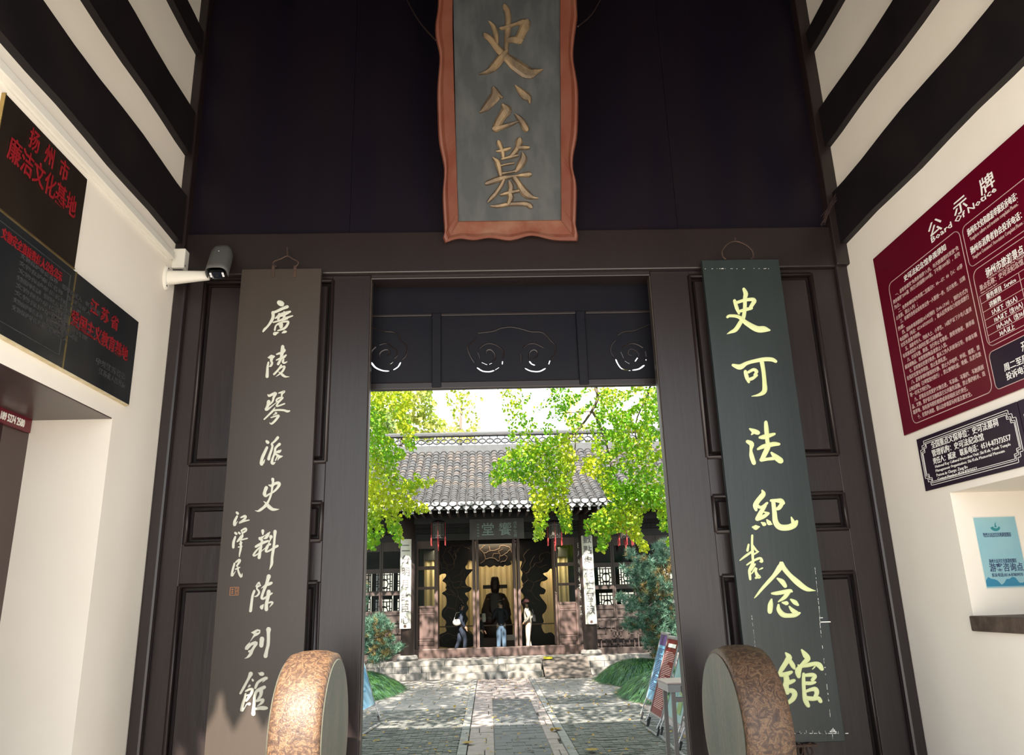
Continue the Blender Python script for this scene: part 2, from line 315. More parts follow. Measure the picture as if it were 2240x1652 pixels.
# left wall with a doorway, right wall with a hatch
mb = MB()
def wall_with_hole(mb, x0, x1, ya, yb, za, zb, hy0, hy1, hz0, hz1):
    mb.box(x0, x1, ya, hy0, za, zb); mb.box(x0, x1, hy1, yb, za, zb)
    mb.box(x0, x1, hy0, hy1, hz1, zb)
    if hz0 > za: mb.box(x0, x1, hy0, hy1, za, hz0)
wall_with_hole(mb, XL-0.53, XL, -3.1, 0.3, 0.0, 9.0, -2.25, -0.77, FZ, 3.35)
wl = struct(mb.build('wall_left', 'plaster'))
mb = MB(); wall_with_hole(mb, XR, XR+0.62, -3.1, 0.3, 0.0, 9.0, -2.45, -0.865, 1.93, 2.705)
wr = struct(mb.build('wall_right', 'plaster'))
# inner rooms behind the two openings stay dark: back walls
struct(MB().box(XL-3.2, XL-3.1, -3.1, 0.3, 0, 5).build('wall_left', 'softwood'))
struct(MB().box(XR+0.62, XR+0.70, -2.6, -0.7, 1.8, 2.9).build('wall_right', 'plaster'))
struct(MB().box(XL-3.2, XR+1, -4.6, 2.6, 0.0, FZ).build('floor', 'stone'))
struct(MB().box(-30, 30, -40, -4.6, 0.1, 0.35).build('floor', 'forecourt'))
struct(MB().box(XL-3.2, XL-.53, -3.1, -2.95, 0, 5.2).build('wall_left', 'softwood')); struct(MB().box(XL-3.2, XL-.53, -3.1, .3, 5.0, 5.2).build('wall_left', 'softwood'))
struct(MB().box(-16, XL-.57, 2.0, 2.3, 0, 5.2).build('wall_near', 'yardwall')); struct(MB().box(XR+.62, 17, 2.0, 2.3, 0, 5.2).build('wall_near', 'yardwall'))
# upper wall of dark boards, lintel and the framed side leaves
mb = MB(); n = 4; w0 = (XR-XL)/n
for i in range(n): mb.box(XL+i*w0+.0015, XL+(i+1)*w0-.0015, 0.0, 0.12, 5.06, 9.0)
wb = struct(mb.build('wall_back', 'lacquer_flat'))
struct(MB().box(XL, XR, -0.05, 0.34, 4.70, 5.07).build('trim_1', 'lacquer', bevel=0.012))
JL, JR, OT = -0.915, 1.392, 4.665
def leaf_wall(name, x0, x1, outs):
    """framed wall section with three raised fields; outs: (xa, xb, za, zb)"""
    mb = MB(); xa, xb = outs[0][0], outs[0][1]
    mb.box(x0, min(o[0] for o in outs), 0.0, 0.085, FZ, 4.70); mb.box(max(o[1] for o in outs), x1, 0.0, 0.085, FZ, 4.70)
    X0, X1 = min(o[0] for o in outs), max(o[1] for o in outs)
    zs = sorted([(o[2], o[3]) for o in outs]); z = FZ
    for za, zb in zs: mb.box(X0, X1, 0.0, 0.085, z, za); z = zb
    mb.box(X0, X1, 0.0, 0.085, z, 4.70)
    for o in outs:
        if o[0] > X0: mb.box(X0, o[0], 0.0, 0.085, o[2], o[3])
        if o[1] < X1: mb.box(o[1], X1, 0.0, 0.085, o[2], o[3])
        mb.box(o[0], o[1], 0.06, 0.085, o[2], o[3])
    w = struct(mb.build(name, 'lacquer', bevel=0.006))
    for o in outs:
        # bead moulding round the recess and the raised field inside it
        a, b, c, d = o; fr = MB()
        for p, q in (((a, 0, c), (b, 0, c)), ((b, 0, c), (b, 0, d)), ((b, 0, d), (a, 0, d)), ((a, 0, d), (a, 0, c))):
            fr.tube([(p[0], 0.0, p[2]), (q[0], 0.0, q[2])], 0.017, 8)
        fr.build('moulding', 'lacquer', w, smooth=True)
        g = 0.035; e = 0.012
        f = MB(); f.add([(a+g, .03, c+g), (b-g, .03, c+g), (b-g, .03, d-g), (a+g, .03, d-g), (a+g+e, .012, c+g+e), (b-g-e, .012, c+g+e), (b-g-e, .012, d-g-e), (a+g+e, .012, d-g-e), (a+g, .07, c+g), (b-g, .07, c+g), (b-g, .07, d-g), (a+g, .07, d-g)],
                  [(4, 5, 6, 7), (0, 1, 5, 4), (1, 2, 6, 5), (2, 3, 7, 6), (3, 0, 4, 7), (8, 9, 1, 0), (9, 10, 2, 1), (10, 11, 3, 2), (11, 8, 0, 3)])
        f.build('panel', 'lacquer', w)
    return w
pl = [aY(409, 1017, 0), aY(720, 1011, 0), aY(450, 625, 0)]
zl = lambda x, y: aY(x, y, 0).z
L3 = [(-2.245, -1.222, zl(409, 1017), zl(560, 616)), (-2.225, -1.235, zl(388, 1191), zl(397, 1107)), (-2.235, -1.245, FZ+.25, zl(378, 1283))]
R3 = [(1.715, 2.742, zl(1700, 997), zl(1650, 602)), (1.725, 2.735, zl(1600, 1163), zl(1700, 1082)), (1.735, 2.725, FZ+.25, zl(1700, 1257))]
leaf_wall('wall_back', XL+.0, JL-0.0, L3); leaf_wall('wall_back', JR, XR, R3)
# head of the opening and pale worn arrises at its sides
struct(MB().box(JL, JR, -0.0, 0.085, OT, 4.72).build('trim_2', 'lacquer', bevel=0.008))
struct(MB().box(JL-.0, JL+.012, 0.0, 0.085, FZ, OT).build('trim_3', 'brownboard', bevel=0.008))
struct(MB().box(JR-.012, JR, 0.0, 0.085, FZ, OT).build('trim_4', 'brownboard', bevel=0.008))
struct(MB().box(JL, JR, 0.0, 0.085, FZ, FZ+.12).build('trim_5', 'hallwood', bevel=0.01))
# carved board behind the head of the opening
TY = 0.26
t = thing('carved_transom', 'black wooden transom board pierced with cloud scrolls, across the top of the gateway', 'transom', (0.25, TY, aY(1100, 846, TY).z))
z0, z1 = aY(1100, 846, TY).z, 4.95
zt = aY(1100, 690, TY).z; xs = [-1.35, aY(945, 760, TY).x, aY(965, 760, TY).x, aY(1263, 760, TY).x, aY(1285, 760, TY).x, 1.85]
# pierced slots are real gaps: board is made as strips of thin cells with cells left out
def spiral(cx, cy, flip):
    """list of (x, y) for the slots of one scroll, in photo pixels"""
    out = []
    for k in range(46):
        a = R(200)+k*R(13); r = 34-k*0.56
        out.append((cx+flip*r*math.cos(a), cy-r*0.92*math.sin(a)))
    return out
slots = []; grooves = []
for cx, cy, fl in ((845, 783, 1), (1068, 782, 1), (1168, 782, -1), (1385, 782, -1)):
    pass
def pxl(lst): return [aY(780+x/3.2, 600+y/3.2, TY) for x, y in lst]
gr = [[(105, 375), (150, 385), (200, 400), (260, 405), (295, 430), (310, 470), (345, 495), (355, 530), (345, 570), (318, 600)],
      [(160, 495), (210, 485), (250, 515), (280, 535), (285, 570), (262, 590)], [(165, 590), (160, 560), (185, 535), (220, 530), (235, 555), (215, 572)],
      [(100, 560), (110, 535), (135, 510)],
      [(850, 412), (950, 400), (1010, 378), (1080, 370), (1150, 382), (1220, 402), (1290, 405), (1330, 430), (1360, 465), (1390, 500), (1390, 560), (1360, 595)],
      [(835, 435), (820, 470), (785, 495), (780, 530), (800, 580), (825, 620)],
      [(860, 520), (900, 490), (950, 487), (1000, 510), (1030, 545), (1025, 590)], [(850, 550), (865, 590)], [(905, 560), (910, 535), (940, 530), (965, 555), (970, 590), (950, 610)],
      [(1165, 520), (1200, 490), (1250, 487), (1290, 505), (1310, 515)], [(1150, 560), (1155, 620)], [(1210, 590), (1210, 550), (1240, 530), (1265, 545), (1260, 575), (1240, 590)],
      [(2062, 350), (2000, 375), (1940, 398), (1870, 405), (1830, 430)], [(1815, 465), (1785, 500), (1780, 550), (1800, 580)],
      [(1865, 515), (1910, 487), (1960, 490), (2005, 515)], [(1850, 545), (1870, 590)], [(1925, 575), (1900, 560), (1910, 530), (1940, 530), (1970, 555), (1972, 580)], [(2022, 540), (2028, 580)]]
op = [[(100, 612), (130, 650), (180, 672), (228, 676)], [(255, 668), (290, 645), (308, 612)], [(232, 630), (255, 612)],
      [(842, 650), (880, 675), (930, 680), (965, 670)], [(970, 668), (998, 650)], [(875, 615), (915, 632)], [(928, 628), (948, 620)], [(1022, 605), (1020, 630)],
      [(1178, 655), (1220, 675), (1280, 678), (1325, 655)], [(1210, 605), (1225, 625), (1250, 635)], [(1345, 630), (1355, 600)],
      [(1815, 590), (1830, 625), (1860, 660), (1920, 672)], [(1930, 670), (1980, 660), (2018, 632)], [(1880, 605), (1912, 625)], [(1950, 610), (1970, 580)], [(2028, 590), (2028, 605)]]
# board drawn as a filled outline with the slots left open, so the trees show through them
cu = bpy.data.curves.new('board', 'CURVE'); cu.dimensions = '2D'; cu.fill_mode = 'BOTH'; cu.extrude = 0.010
def ring2(pts):
    sp = cu.splines.new('POLY'); sp.points.add(len(pts)-1); sp.use_cyclic_u = True
    for p, (x, y) in zip(sp.points, pts): p.co = (x, y, 0, 1)
ring2([(-1.35, z0), (1.85, z0), (1.85, z1), (-1.35, z1)])
for s in op:
    P = spline([(p.x, p.z) for p in pxl(s)], 3); A_, B_ = [], []
    for k, (x, z) in enumerate(P):
        a, b = P[max(k-1, 0)], P[min(k+1, len(P)-1)]; dx, dz = b[0]-a[0], b[1]-a[1]; l = math.hypot(dx, dz) or 1; w_ = .0075 if 0 < k < len(P)-1 else .004
        A_.append((x-dz/l*w_, z+dx/l*w_)); B_.append((x+dz/l*w_, z-dx/l*w_))
    ring2(A_+B_[::-1])
tmp = bpy.data.objects.new('tmp', cu); COL.objects.link(tmp); me = mesh_from(tmp); bpy.data.objects.remove(tmp)
for v in me.vertices: v.co = Vector((v.co.x, TY+.012+v.co.z, v.co.y))-t.location
me.materials.clear(); me.materials.append(M['transom']); me.name = 'board'; bd = bpy.data.objects.new('board', me); COL.objects.link(bd); bd.parent = t
g = MB()
for s in gr: g.tube([p-Vector((0, .001, 0)) for p in [Vector(q) for q in spline([tuple(p) for p in pxl(s)], 3)]], 0.0065, 5)
stuff(g.build('carved_line', 'lacquer', t))
for xa, xb in ((-1.35, xs[1]), (xs[2], xs[3]), (xs[4], 1.85)):
    MB().box(xa, xb, TY-.014, TY, zt, zt+.022).build('bead', 'lacquer', t, bevel=.004)
for x in (xs[1], xs[3]): MB().box(x, x+xs[2]-xs[1], TY-.03, TY, z0, zt+.02).build('stile', 'transom', t, bevel=.006)
MB().tube([(-1.35, TY-.10, 4.80), (1.85, TY-.10, 4.80)], .075, 16).build('round_rail', 'transom', t, smooth=True)
MB().box(-1.35, 1.85, TY-.012, TY+.05, z0-.01, z0+.05).build('bottom_rail', 'lacquer', t, bevel=.008)

# beams and corner posts on the side walls
for k, (x0, x1, zs) in enumerate(((XL, XL+.055, ((4.965, 5.40), (5.78, 6.18), (6.785, 7.01), (7.55, 7.8))), (XR-.055, XR, ((4.89, 5.36), (5.81, 6.17), (6.79, 7.0), (7.55, 7.8))))):
    for j, (a, b) in enumerate(zs):
        mb = MB(); N = 14; P = []
        for i in range(N+1):      # hand-hewn arris, slightly wavy
            y = -4.4+4.4*i/N; P.append((y, a+.008*math.sin(i*1.7+j), b+.012*math.sin(i*1.3+j*2+k)))
        for i in range(N):
            y0, a0, b0 = P[i]; y1, a1, b1 = P[i+1]
            mb.add([(x0, y0, a0), (x1, y0, a0), (x1, y0, b0), (x0, y0, b0), (x0, y1, a1), (x1, y1, a1), (x1, y1, b1), (x0, y1, b1)], [(1, 5, 6, 2), (0, 4, 5, 1), (2, 6, 7, 3), (0, 3, 7, 4)])
        struct(mb.build('trim_%d' % (6+k*4+j), 'beam'))
    px = (XL, XL+.075) if k == 0 else (XR-.11, XR)
    struct(MB().box(px[0], px[1], -0.10, 0.0, 4.7, 9).build('trim_%d' % (14+k), 'lacquer', bevel=.008))
    px = (XL, XL+.10) if k == 0 else (XR-.10, XR)
    struct(MB().box(px[0], px[1], -0.05, 0.0, FZ, 4.72).build('trim_%d' % (16+k), 'lacquer', bevel=.02))
# porch roof: slopes up from an eave in front of the camera's view, with drip tiles that scallop the sunlight
def slab(mb, a, b, x0, x1, th):
    (ya, za), (yb, zb) = a, b; mb.add([(x0, ya, za), (x1, ya, za), (x1, yb, zb), (x0, yb, zb), (x0, ya, za+th), (x1, ya, za+th), (x1, yb, zb+th), (x0, yb, zb+th)], [(0, 3, 2, 1), (4, 5, 6, 7), (0, 1, 5, 4), (1, 2, 6, 5), (2, 3, 7, 6), (3, 0, 4, 7)])
mb = MB(); slab(mb, (-3.6, 5.10), (0.1, 8.5), -4.2, 4.8, .18); slab(mb, (0.1, 8.5), (3.2, 5.6), -4.2, 4.8, .18)
rf = struct(mb.build('ceiling', 'gateroof'))
for i in range(44):
    x = -4.1+i*.2; MB().add([(x-.09, -3.62, 5.13), (x+.09, -3.62, 5.13), (x+.07, -3.63, 5.02), (x, -3.64, 4.90), (x-.07, -3.63, 5.02), (x-.09, -3.58, 5.13), (x+.09, -3.58, 5.13), (x+.07, -3.6, 5.02), (x, -3.61, 4.90), (x-.07, -3.6, 5.02)],
                            [(0, 1, 2, 3, 4), (9, 8, 7, 6, 5), (1, 6, 7, 2), (2, 7, 8, 3), (3, 8, 9, 4), (4, 9, 5, 0)]).build('drip_tile', 'gateroof', rf)

# ------------------------------------------------------------------ the tall name plaque
PN = Vector((0, -1, -0.40)).normalized(); P0 = Vector((0, -0.13, 5.13))      # leans forward at the top
def pp(x, y, lift=0): return aP(x, y, P0+PN*lift, PN)
TOPY = -330
t = thing('name_plaque', 'tall dark green plaque with gilded characters in a wavy red frame above the gateway', 'plaque', pp(1115, 527))
# inner edges and outer scalloped edges in photo pixels
iL = [(990.5, 0), (990.5, 68), (994, 200), (997, 300), (1003, 484)]; iR = [(1225, 0), (1224.5, 60), (1226, 250), (1227, 481)]
c8 = lambda l: [(860+x/2.95, y/2.95) for x, y in l]
oL = c8([(290, 0), (272, 150), (275, 250), (298, 370), (285, 560), (285, 700), (295, 920), (328, 1090), (318, 1250), (325, 1420), (330, 1500), (320, 1540), (335, 1572)])
oR = c8([(1185, 0), (1190, 110), (1172, 240), (1163, 370), (1180, 480), (1195, 600), (1190, 860), (1165, 1000), (1162, 1090), (1185, 1200), (1182, 1400), (1180, 1460), (1195, 1510), (1190, 1560)])
oB = c8([(335, 1572), (420, 1545), (520, 1555), (620, 1540), (740, 1557), (800, 1548), (900, 1525), (1040, 1555), (1190, 1560)])
def ext(l, inv=False):  # carry an edge on above the frame
    x, y = l[0]; return [(x-(4 if x < 1100 else -2), TOPY), (x-2, TOPY/2)]+l
bl = MB(); a, b, c, d = pp(985, TOPY, -.012), pp(1228, TOPY, -.012), pp(1229, 487, -.012), pp(1001, 490, -.012)
bl.prism([a, b, c, d], -PN*.03).build('board', 'slate', t)
def lip(inner, outer, name, m, steps=44):
    """frame side: from the inner edge up over a bead to the wavy outer edge"""
    mb = MB()
    def at(l, u, key):
        lo = l[0]
        for p, q in zip(l[:-1], l[1:]):
            k0, k1 = (p[1], q[1]) if key == 'y' else (p[0], q[0])
            if k0 <= u <= k1+1e-6: t_ = (u-k0)/((k1-k0) or 1); return (p[0]+(q[0]-p[0])*t_, p[1]+(q[1]-p[1])*t_)
        return l[-1]
    return at
sm = lambda l: [tuple(p) for p in spline(l, 4)]
for inner, outer, sgn in ((ext(iL), sm(ext(oL)), -1), (ext(iR), sm(ext(oR)), 1)):
    at = lip(inner, outer, '', ''); mb = MB(); N = 70; rows = []
    y0, y1 = TOPY, 484
    for i in range(N+1):
        u = y0+(y1-y0)*i/N; v = y0+((1572/2.95 if sgn < 0 else 1560/2.95)-y0)*i/N
        pi, po = at(inner, u, 'y'), at(outer, v, 'y'); mix = lambda k: (pi[0]+(po[0]-pi[0])*k, pi[1]+(po[1]-pi[1])*k)
        rows.append([pp(*mix(0), -.012), pp(*mix(.03), .012), pp(*mix(.62), .055), pp(*mix(.80), .082), pp(*mix(.93), .080), pp(*mix(1), .055), pp(*mix(1), -.02)])
    for i in range(N):
        for k in range(6): mb.add([rows[i][k], rows[i][k+1], rows[i+1][k+1], rows[i+1][k]], [(0, 1, 2, 3)])
    mb.build('frame_side', 'redframe', t, smooth=False)
ob = [tuple(p) for p in spline(oB, 4)]; mb = MB(); N = len(ob)-1; rows = []
for i, po in enumerate(ob):
    k = (po[0]-ob[0][0])/(ob[-1][0]-ob[0][0]); pi = (1003+(1227-1003)*k, 484-3*k); mix = lambda q: (pi[0]+(po[0]-pi[0])*q, pi[1]+(po[1]-pi[1])*q)
    rows.append([pp(*mix(0), -.012), pp(*mix(.05), .0), pp(*mix(.66), .052), pp(*mix(.80), .08), pp(*mix(.95), .07), pp(*mix(1), -.02)])
mb2 = MB()
for i in range(N):
    for k in range(5): (mb if k < 3 else mb2).add([rows[i][k], rows[i][k+1], rows[i+1][k+1], rows[i+1][k]], [(0, 1, 2, 3)])
mb.build('frame_bottom', 'paleframe', t); mb2.build('frame_lip', 'redframe', t)
G1 = "690,150,45 740,250,48 750,500,48 725,800,45 710,1000,35;370,450,15 440,520,35 490,640,42 520,780,35 530,860,25;300,720,45 400,800,50 490,920,50 600,1050,60 740,1180,70 900,1310,95 1150,1470,95 1330,1440,45 1430,1410,10;600,580,25 700,560,30 880,500,25 1040,450,50 1100,500,75;1100,500,80 1030,650,70 960,800,65;760,810,45 850,800,50 970,820,60;700,1060,45 600,1180,60 480,1330,65 350,1440,40 180,1500,8"
G2 = "700,230,70 740,400,130 600,600,110 450,770,90 330,880,40 260,925,10;800,380,80 930,470,30;1330,110,15 1450,230,60 1600,380,95 1740,500,80 1770,640,20;1000,740,70 1070,850,130 960,1010,105 850,1180,100 750,1380,85;750,1400,90 900,1370,60 1150,1290,50 1420,1200,15;1320,970,15 1440,1080,60 1560,1240,75 1650,1400,85"
G3 = "500,130,45 545,240,35 580,330,40 590,440,30;450,310,15 580,290,35 720,250,30;930,100,65 900,220,50 830,330,45 740,420,25;930,230,40 1110,230,35;570,475,20 740,430,30 890,400,25;390,460,25 470,540,50 510,680,45 530,790,40;530,620,12 650,590,20 800,565,22;1000,350,25 1020,460,65 950,600,60 870,720,35;560,780,20 750,750,22 880,720,25;250,985,40 430,920,50 600,870,45 850,830,25 1000,810,35 1130,800,50;600,920,30 540,1040,35 440,1190,38 330,1310,35 270,1380,20;840,880,50 920,1000,50 1020,1150,70 1120,1240,65 1230,1290,30 1330,1305,8;730,980,40 755,1080,50 730,1200,45 750,1290,55 710,1400,40;550,1230,25 700,1190,35 900,1150,30;330,1470,15 480,1470,35 700,1430,35 950,1420,40 1100,1430,45 1160,1470,50"
for s, ox, oy, sc in ((G1, 1030, 0, 9.178), (G2, 1030, 180, 13.767), (G3, 1040, 300, 9.72)):
    mb = MB(); brush(mb, s, ox, oy, sc, lambda x, y: pp(x, y, -.012), PN, .022, 1.32); mb.build('gilded_character', 'gold', t)
# wires that tie the plaque back to the wall
for a, b in (((885, -10), (953, 88)), ((1318, -10), (1264, 58))):
    p, q = aY(a[0], a[1], -.03), pp(b[0], b[1], 0); m_ = (p+q)/2; m_.z -= .05
    settle(tag(MB().tube(spline([tuple(p), tuple(m_), tuple(q)], 4), .006, 6).build('tie_wire', 'iron'), 'twisted wire tying the %s side of the red framed plaque to the wall' % ('left' if a[0] < 1000 else 'right'), 'wire', 'tie wires of the plaque'), q)

# ------------------------------------------------------------------ couplet boards
CY = -0.12; CN = Vector((0, -1, 0))
def cp_(x, y): return aY(x, y, CY)
GL = [("710,310,80 770,340,85;500,610,40 620,570,40 780,490,45 940,430,50;510,610,50 515,740,50 450,880,42 350,1020,32 260,1110,38 215,1175,25;580,780,18 700,700,50 860,640,60 1030,575,30;700,660,40 670,800,40;850,600,35 850,720,40 800,800,15;520,900,22 700,850,28 900,770,35 1100,705,20;780,860,12 950,790,18;700,920,25 600,1000,25 565,1130,30;720,910,25 850,880,28 970,880,35 940,980,38 850,1080,38 660,1150,22;680,980,15 770,930,40 750,1030,60 740,1060,30;570,1240,60 650,1210,25 695,1215,5;790,1220,15 860,1185,45 910,1180,25", 560, 640, 13.77),
 ("440,620,20 560,600,90 640,580,45;560,680,60 550,740,45 580,820,45 530,920,38 480,940,15;450,800,38 420,950,45 410,1150,55 400,1300,62;965,230,65 950,400,70 920,560,55 890,680,45 800,850,50;950,300,50 1040,350,40 960,450,40;750,500,28 860,460,45;740,710,22 850,660,35 1000,600,50 1090,530,28;990,690,40 970,780,42 1030,810,35 1120,770,18;910,900,35 850,1000,38 750,1120,38 650,1220,38;860,1020,20 960,950,30 1030,950,42 980,1080,40 880,1190,32 720,1310,6;820,1140,15 900,1190,40 980,1260,50 1070,1310,35 1200,1310,10", 560, 745, 16.52),
 ("440,320,30 480,350,45 600,290,50 710,260,55 640,400,45 600,550,35 480,680,25;460,570,75 440,660,60 400,760,50 350,840,42 400,850,40 500,780,30 740,590,10;820,250,20 900,230,35 1030,190,40 940,280,35 930,390,30;980,410,20 850,420,30 750,480,35 740,550,30 820,550,40 960,430,38;870,520,40 800,600,35 740,720,32 850,700,30 1030,635,28;680,780,20 600,900,40 480,1020,35 300,1195,28;640,880,35 800,860,38 1000,870,40 1130,910,45 1210,895,30;710,960,30 740,980,35 660,1020,20 615,1060,5;545,1135,22 650,1100,28 820,1060,40 770,1150,45 650,1290,42 560,1360,35 500,1330,18", 560, 845, 16.52),
 ("560,430,55 590,460,65;560,650,50 490,800,55 400,1000,60 350,1200,55 370,1250,60;430,1200,40 490,1080,8;950,290,55 850,410,42 750,500,35 740,540,45 760,600,42 720,750,45 650,950,50 625,1060,60;1010,530,60 930,600,45 860,690,45 840,850,45 780,1000,40 740,1180,55 790,1220,55 860,1180,15;880,820,30 1000,790,60 1060,750,30;860,870,35 960,940,50 1020,980,60 1130,960,12;1000,1000,45 945,1110,6;930,980,25 870,1110,25", 550, 940, 16.52),
 ("935,310,60 945,420,45 920,560,45 900,750,35 860,900,40 790,1080,38 700,1230,60 600,1330,50 480,1420,50 400,1460,30 300,1440,8;700,620,70 650,750,60 640,850,70 690,920,40 800,850,32 950,770,35 1080,650,45 1170,500,60 1130,440,60 1000,470,50 900,540,55 800,520,25;610,1110,12 720,1200,50 800,1300,70 920,1390,60 1050,1400,40 1170,1390,6", 540, 1030, 16.52),
 ("480,300,50 480,400,25;690,340,20 630,400,35 540,440,15 450,500,40;640,400,50 580,500,45 520,530,20;400,530,55 460,580,40;275,770,40 380,710,45 500,650,45 640,600,35;440,620,25 430,760,40 400,900,45 370,1100,52;420,770,25 300,880,28 200,1020,32 250,1040,28 400,940,20 550,820,15 620,740,30 700,700,38;725,480,60 710,560,20 670,650,20 620,780,40 570,900,35 620,920,30 750,850,30 920,750,40;850,320,55 835,500,38 820,700,40 790,900,45 760,1100,42 750,1280,45 710,1400,25 685,1470,5", 540, 1140, 13.77),
 ("450,640,20 560,570,85 500,650,40 480,720,28 540,800,35 550,870,35 480,960,30 410,980,18;395,800,42 340,950,42 310,1150,45 280,1400,50 270,1450,50;870,320,75 840,420,60 790,580,50 720,750,48 660,920,45 640,1030,45 700,1050,38 780,1000,35;630,705,10 760,620,40 900,560,55 960,530,45;870,820,70 850,950,65 820,1100,58 790,1250,60 790,1400,65;880,920,50 980,870,28;850,1190,30 960,1160,35 990,1200,35 895,1330,6;700,1240,15 640,1320,65 640,1360,50", 530, 1240, 15.02),
 ("560,440,20 700,440,90 840,390,95 740,500,80 640,600,35 510,790,8;490,830,10 400,980,60 350,1090,70 430,1020,60 560,900,60 740,860,75 640,1050,55 560,1180,70;480,1200,60 560,1220,60 480,1350,60 380,1440,35 280,1485,6;975,700,100 960,850,90 950,960,90;1240,320,105 1235,450,75 1235,700,70 1220,950,70 1170,1150,70 1120,1380,90", 520, 1360, 18.36),
 ("490,310,65 440,420,42 370,550,38 290,700,38 205,850,32;540,470,30 550,490,35;460,640,35 420,680,15;360,790,30 450,740,35 540,740,40 510,850,42 440,960,38 370,1060,30;345,870,30 320,1000,38 270,1150,42 240,1330,45 320,1260,15 380,1160,20 450,1150,48;400,910,30 460,900,25;780,310,60 810,310,60;700,280,10 780,310,30;920,430,50 820,460,40 700,540,40 650,620,42 620,700,35;880,480,30 815,545,6;870,680,50 750,740,55 650,800,45 600,950,42 590,1100,45 570,1300,50 565,1420,62;780,780,60 770,900,45 700,1010,35;650,1060,40 780,1030,38 840,1030,40 790,1120,42 670,1210,8;620,1290,35 750,1260,55 860,1260,60 930,1260,45", 510, 1450, 12.71),
 ("230,100,25;225,155,18 185,240,25 180,310,22 215,270,10 235,240,4;295,175,15 360,150,22 370,180,20 310,240,20 260,270,15 340,240,17 430,220,12", 490, 1110, 7.87),
 ("205,450,25;195,510,18 165,600,24 160,690,22;265,445,22;300,400,15 370,365,20 380,400,18 320,440,18;300,400,12 320,470,15 300,510,30 230,590,14;300,560,14 400,535,14;290,590,18 290,700,20 270,800,15 265,850,8;270,630,12 310,610,12;250,685,12 310,675,12", 490, 1110, 7.87),
 ("205,945,15 260,905,20 270,930,22 220,1010,15;180,970,18 150,1080,20 135,1180,20 180,1130,8 200,1095,3;205,1065,15 270,1035,12;235,1020,12 250,1110,18 295,1195,22 315,1140,6", 490, 1110, 7.87)]
lx0, lx1 = cp_(500, 900).x-.0, cp_(690, 900).x
lx0, lx1, lz1, lz0 = -1.925, -1.292, cp_(620, 588).z, 0.95
t = thing('couplet_board', 'tall brown board with cream brush characters hanging on the left of the gateway', 'board', ((lx0+lx1)/2, CY, lz0))
MB().box(lx0, lx1, CY, CY+.045, lz0, lz1).build('board', 'brownboard', t, bevel=.003)
for s, ox, oy, sc in GL:
    mb = MB(); brush(mb, s, ox, oy, sc, cp_, CN, .004); mb.build('character', 'cream', t)
sx, sy = cp_(490+107/7.87, 1110+1375/7.87), cp_(490+255/7.87, 1110+1515/7.87)
MB().box(sx.x, sy.x, CY-.003, CY, sy.z, sx.z).build('seal_ground', 'brownboard', t)
mb = MB(); W_, H_ = sy.x-sx.x, sx.z-sy.z
for a, b, c, d in ((0, .06, 0, 1), (.94, 1, 0, 1), (.06, .94, 0, .06), (.06, .94, .94, 1), (.15, .4, .2, .26), (.15, .4, .4, .46), (.25, .31, .2, .85), (.12, .42, .7, .76), (.55, .85, .15, .21), (.6, .66, .15, .5), (.78, .84, .3, .85), (.55, .88, .5, .56), (.55, .61, .6, .88), (.55, .8, .8, .86)):
    mb.box(sx.x+W_*a, sx.x+W_*b, CY-.005, CY-.002, sy.z+H_*c, sy.z+H_*d)
mb.build('seal', 'seal', t)
h = MB(); hk = [(600, 575), (603, 567), (610, 568)]
pr = lambda l: [tuple(aY(x, y, CY-.012)) for x, y in l]
hook = thing('hanger_hook', 'rusty wire hanger with two straps holding up the brown couplet board', 'hook', aY(625, 585, CY-.01))
MB().tube(spline(pr([(605, 583), (598, 578), (600, 572), (615, 566), (628, 560), (640, 566), (652, 573), (650, 580), (645, 583)]), 4), .006, 6).build('wire', 'iron', hook)
MB().tube(pr([(629, 560), (628, 541)]), .005, 6).build('nail', 'iron', hook)
for x in (598, 645):
    a = aY(x, 584, CY); MB().box(a.x-.010, a.x+.014, CY-.006, CY+.002, aY(x, 607, CY).z, a.z+.01).build('strap', 'iron', hook)

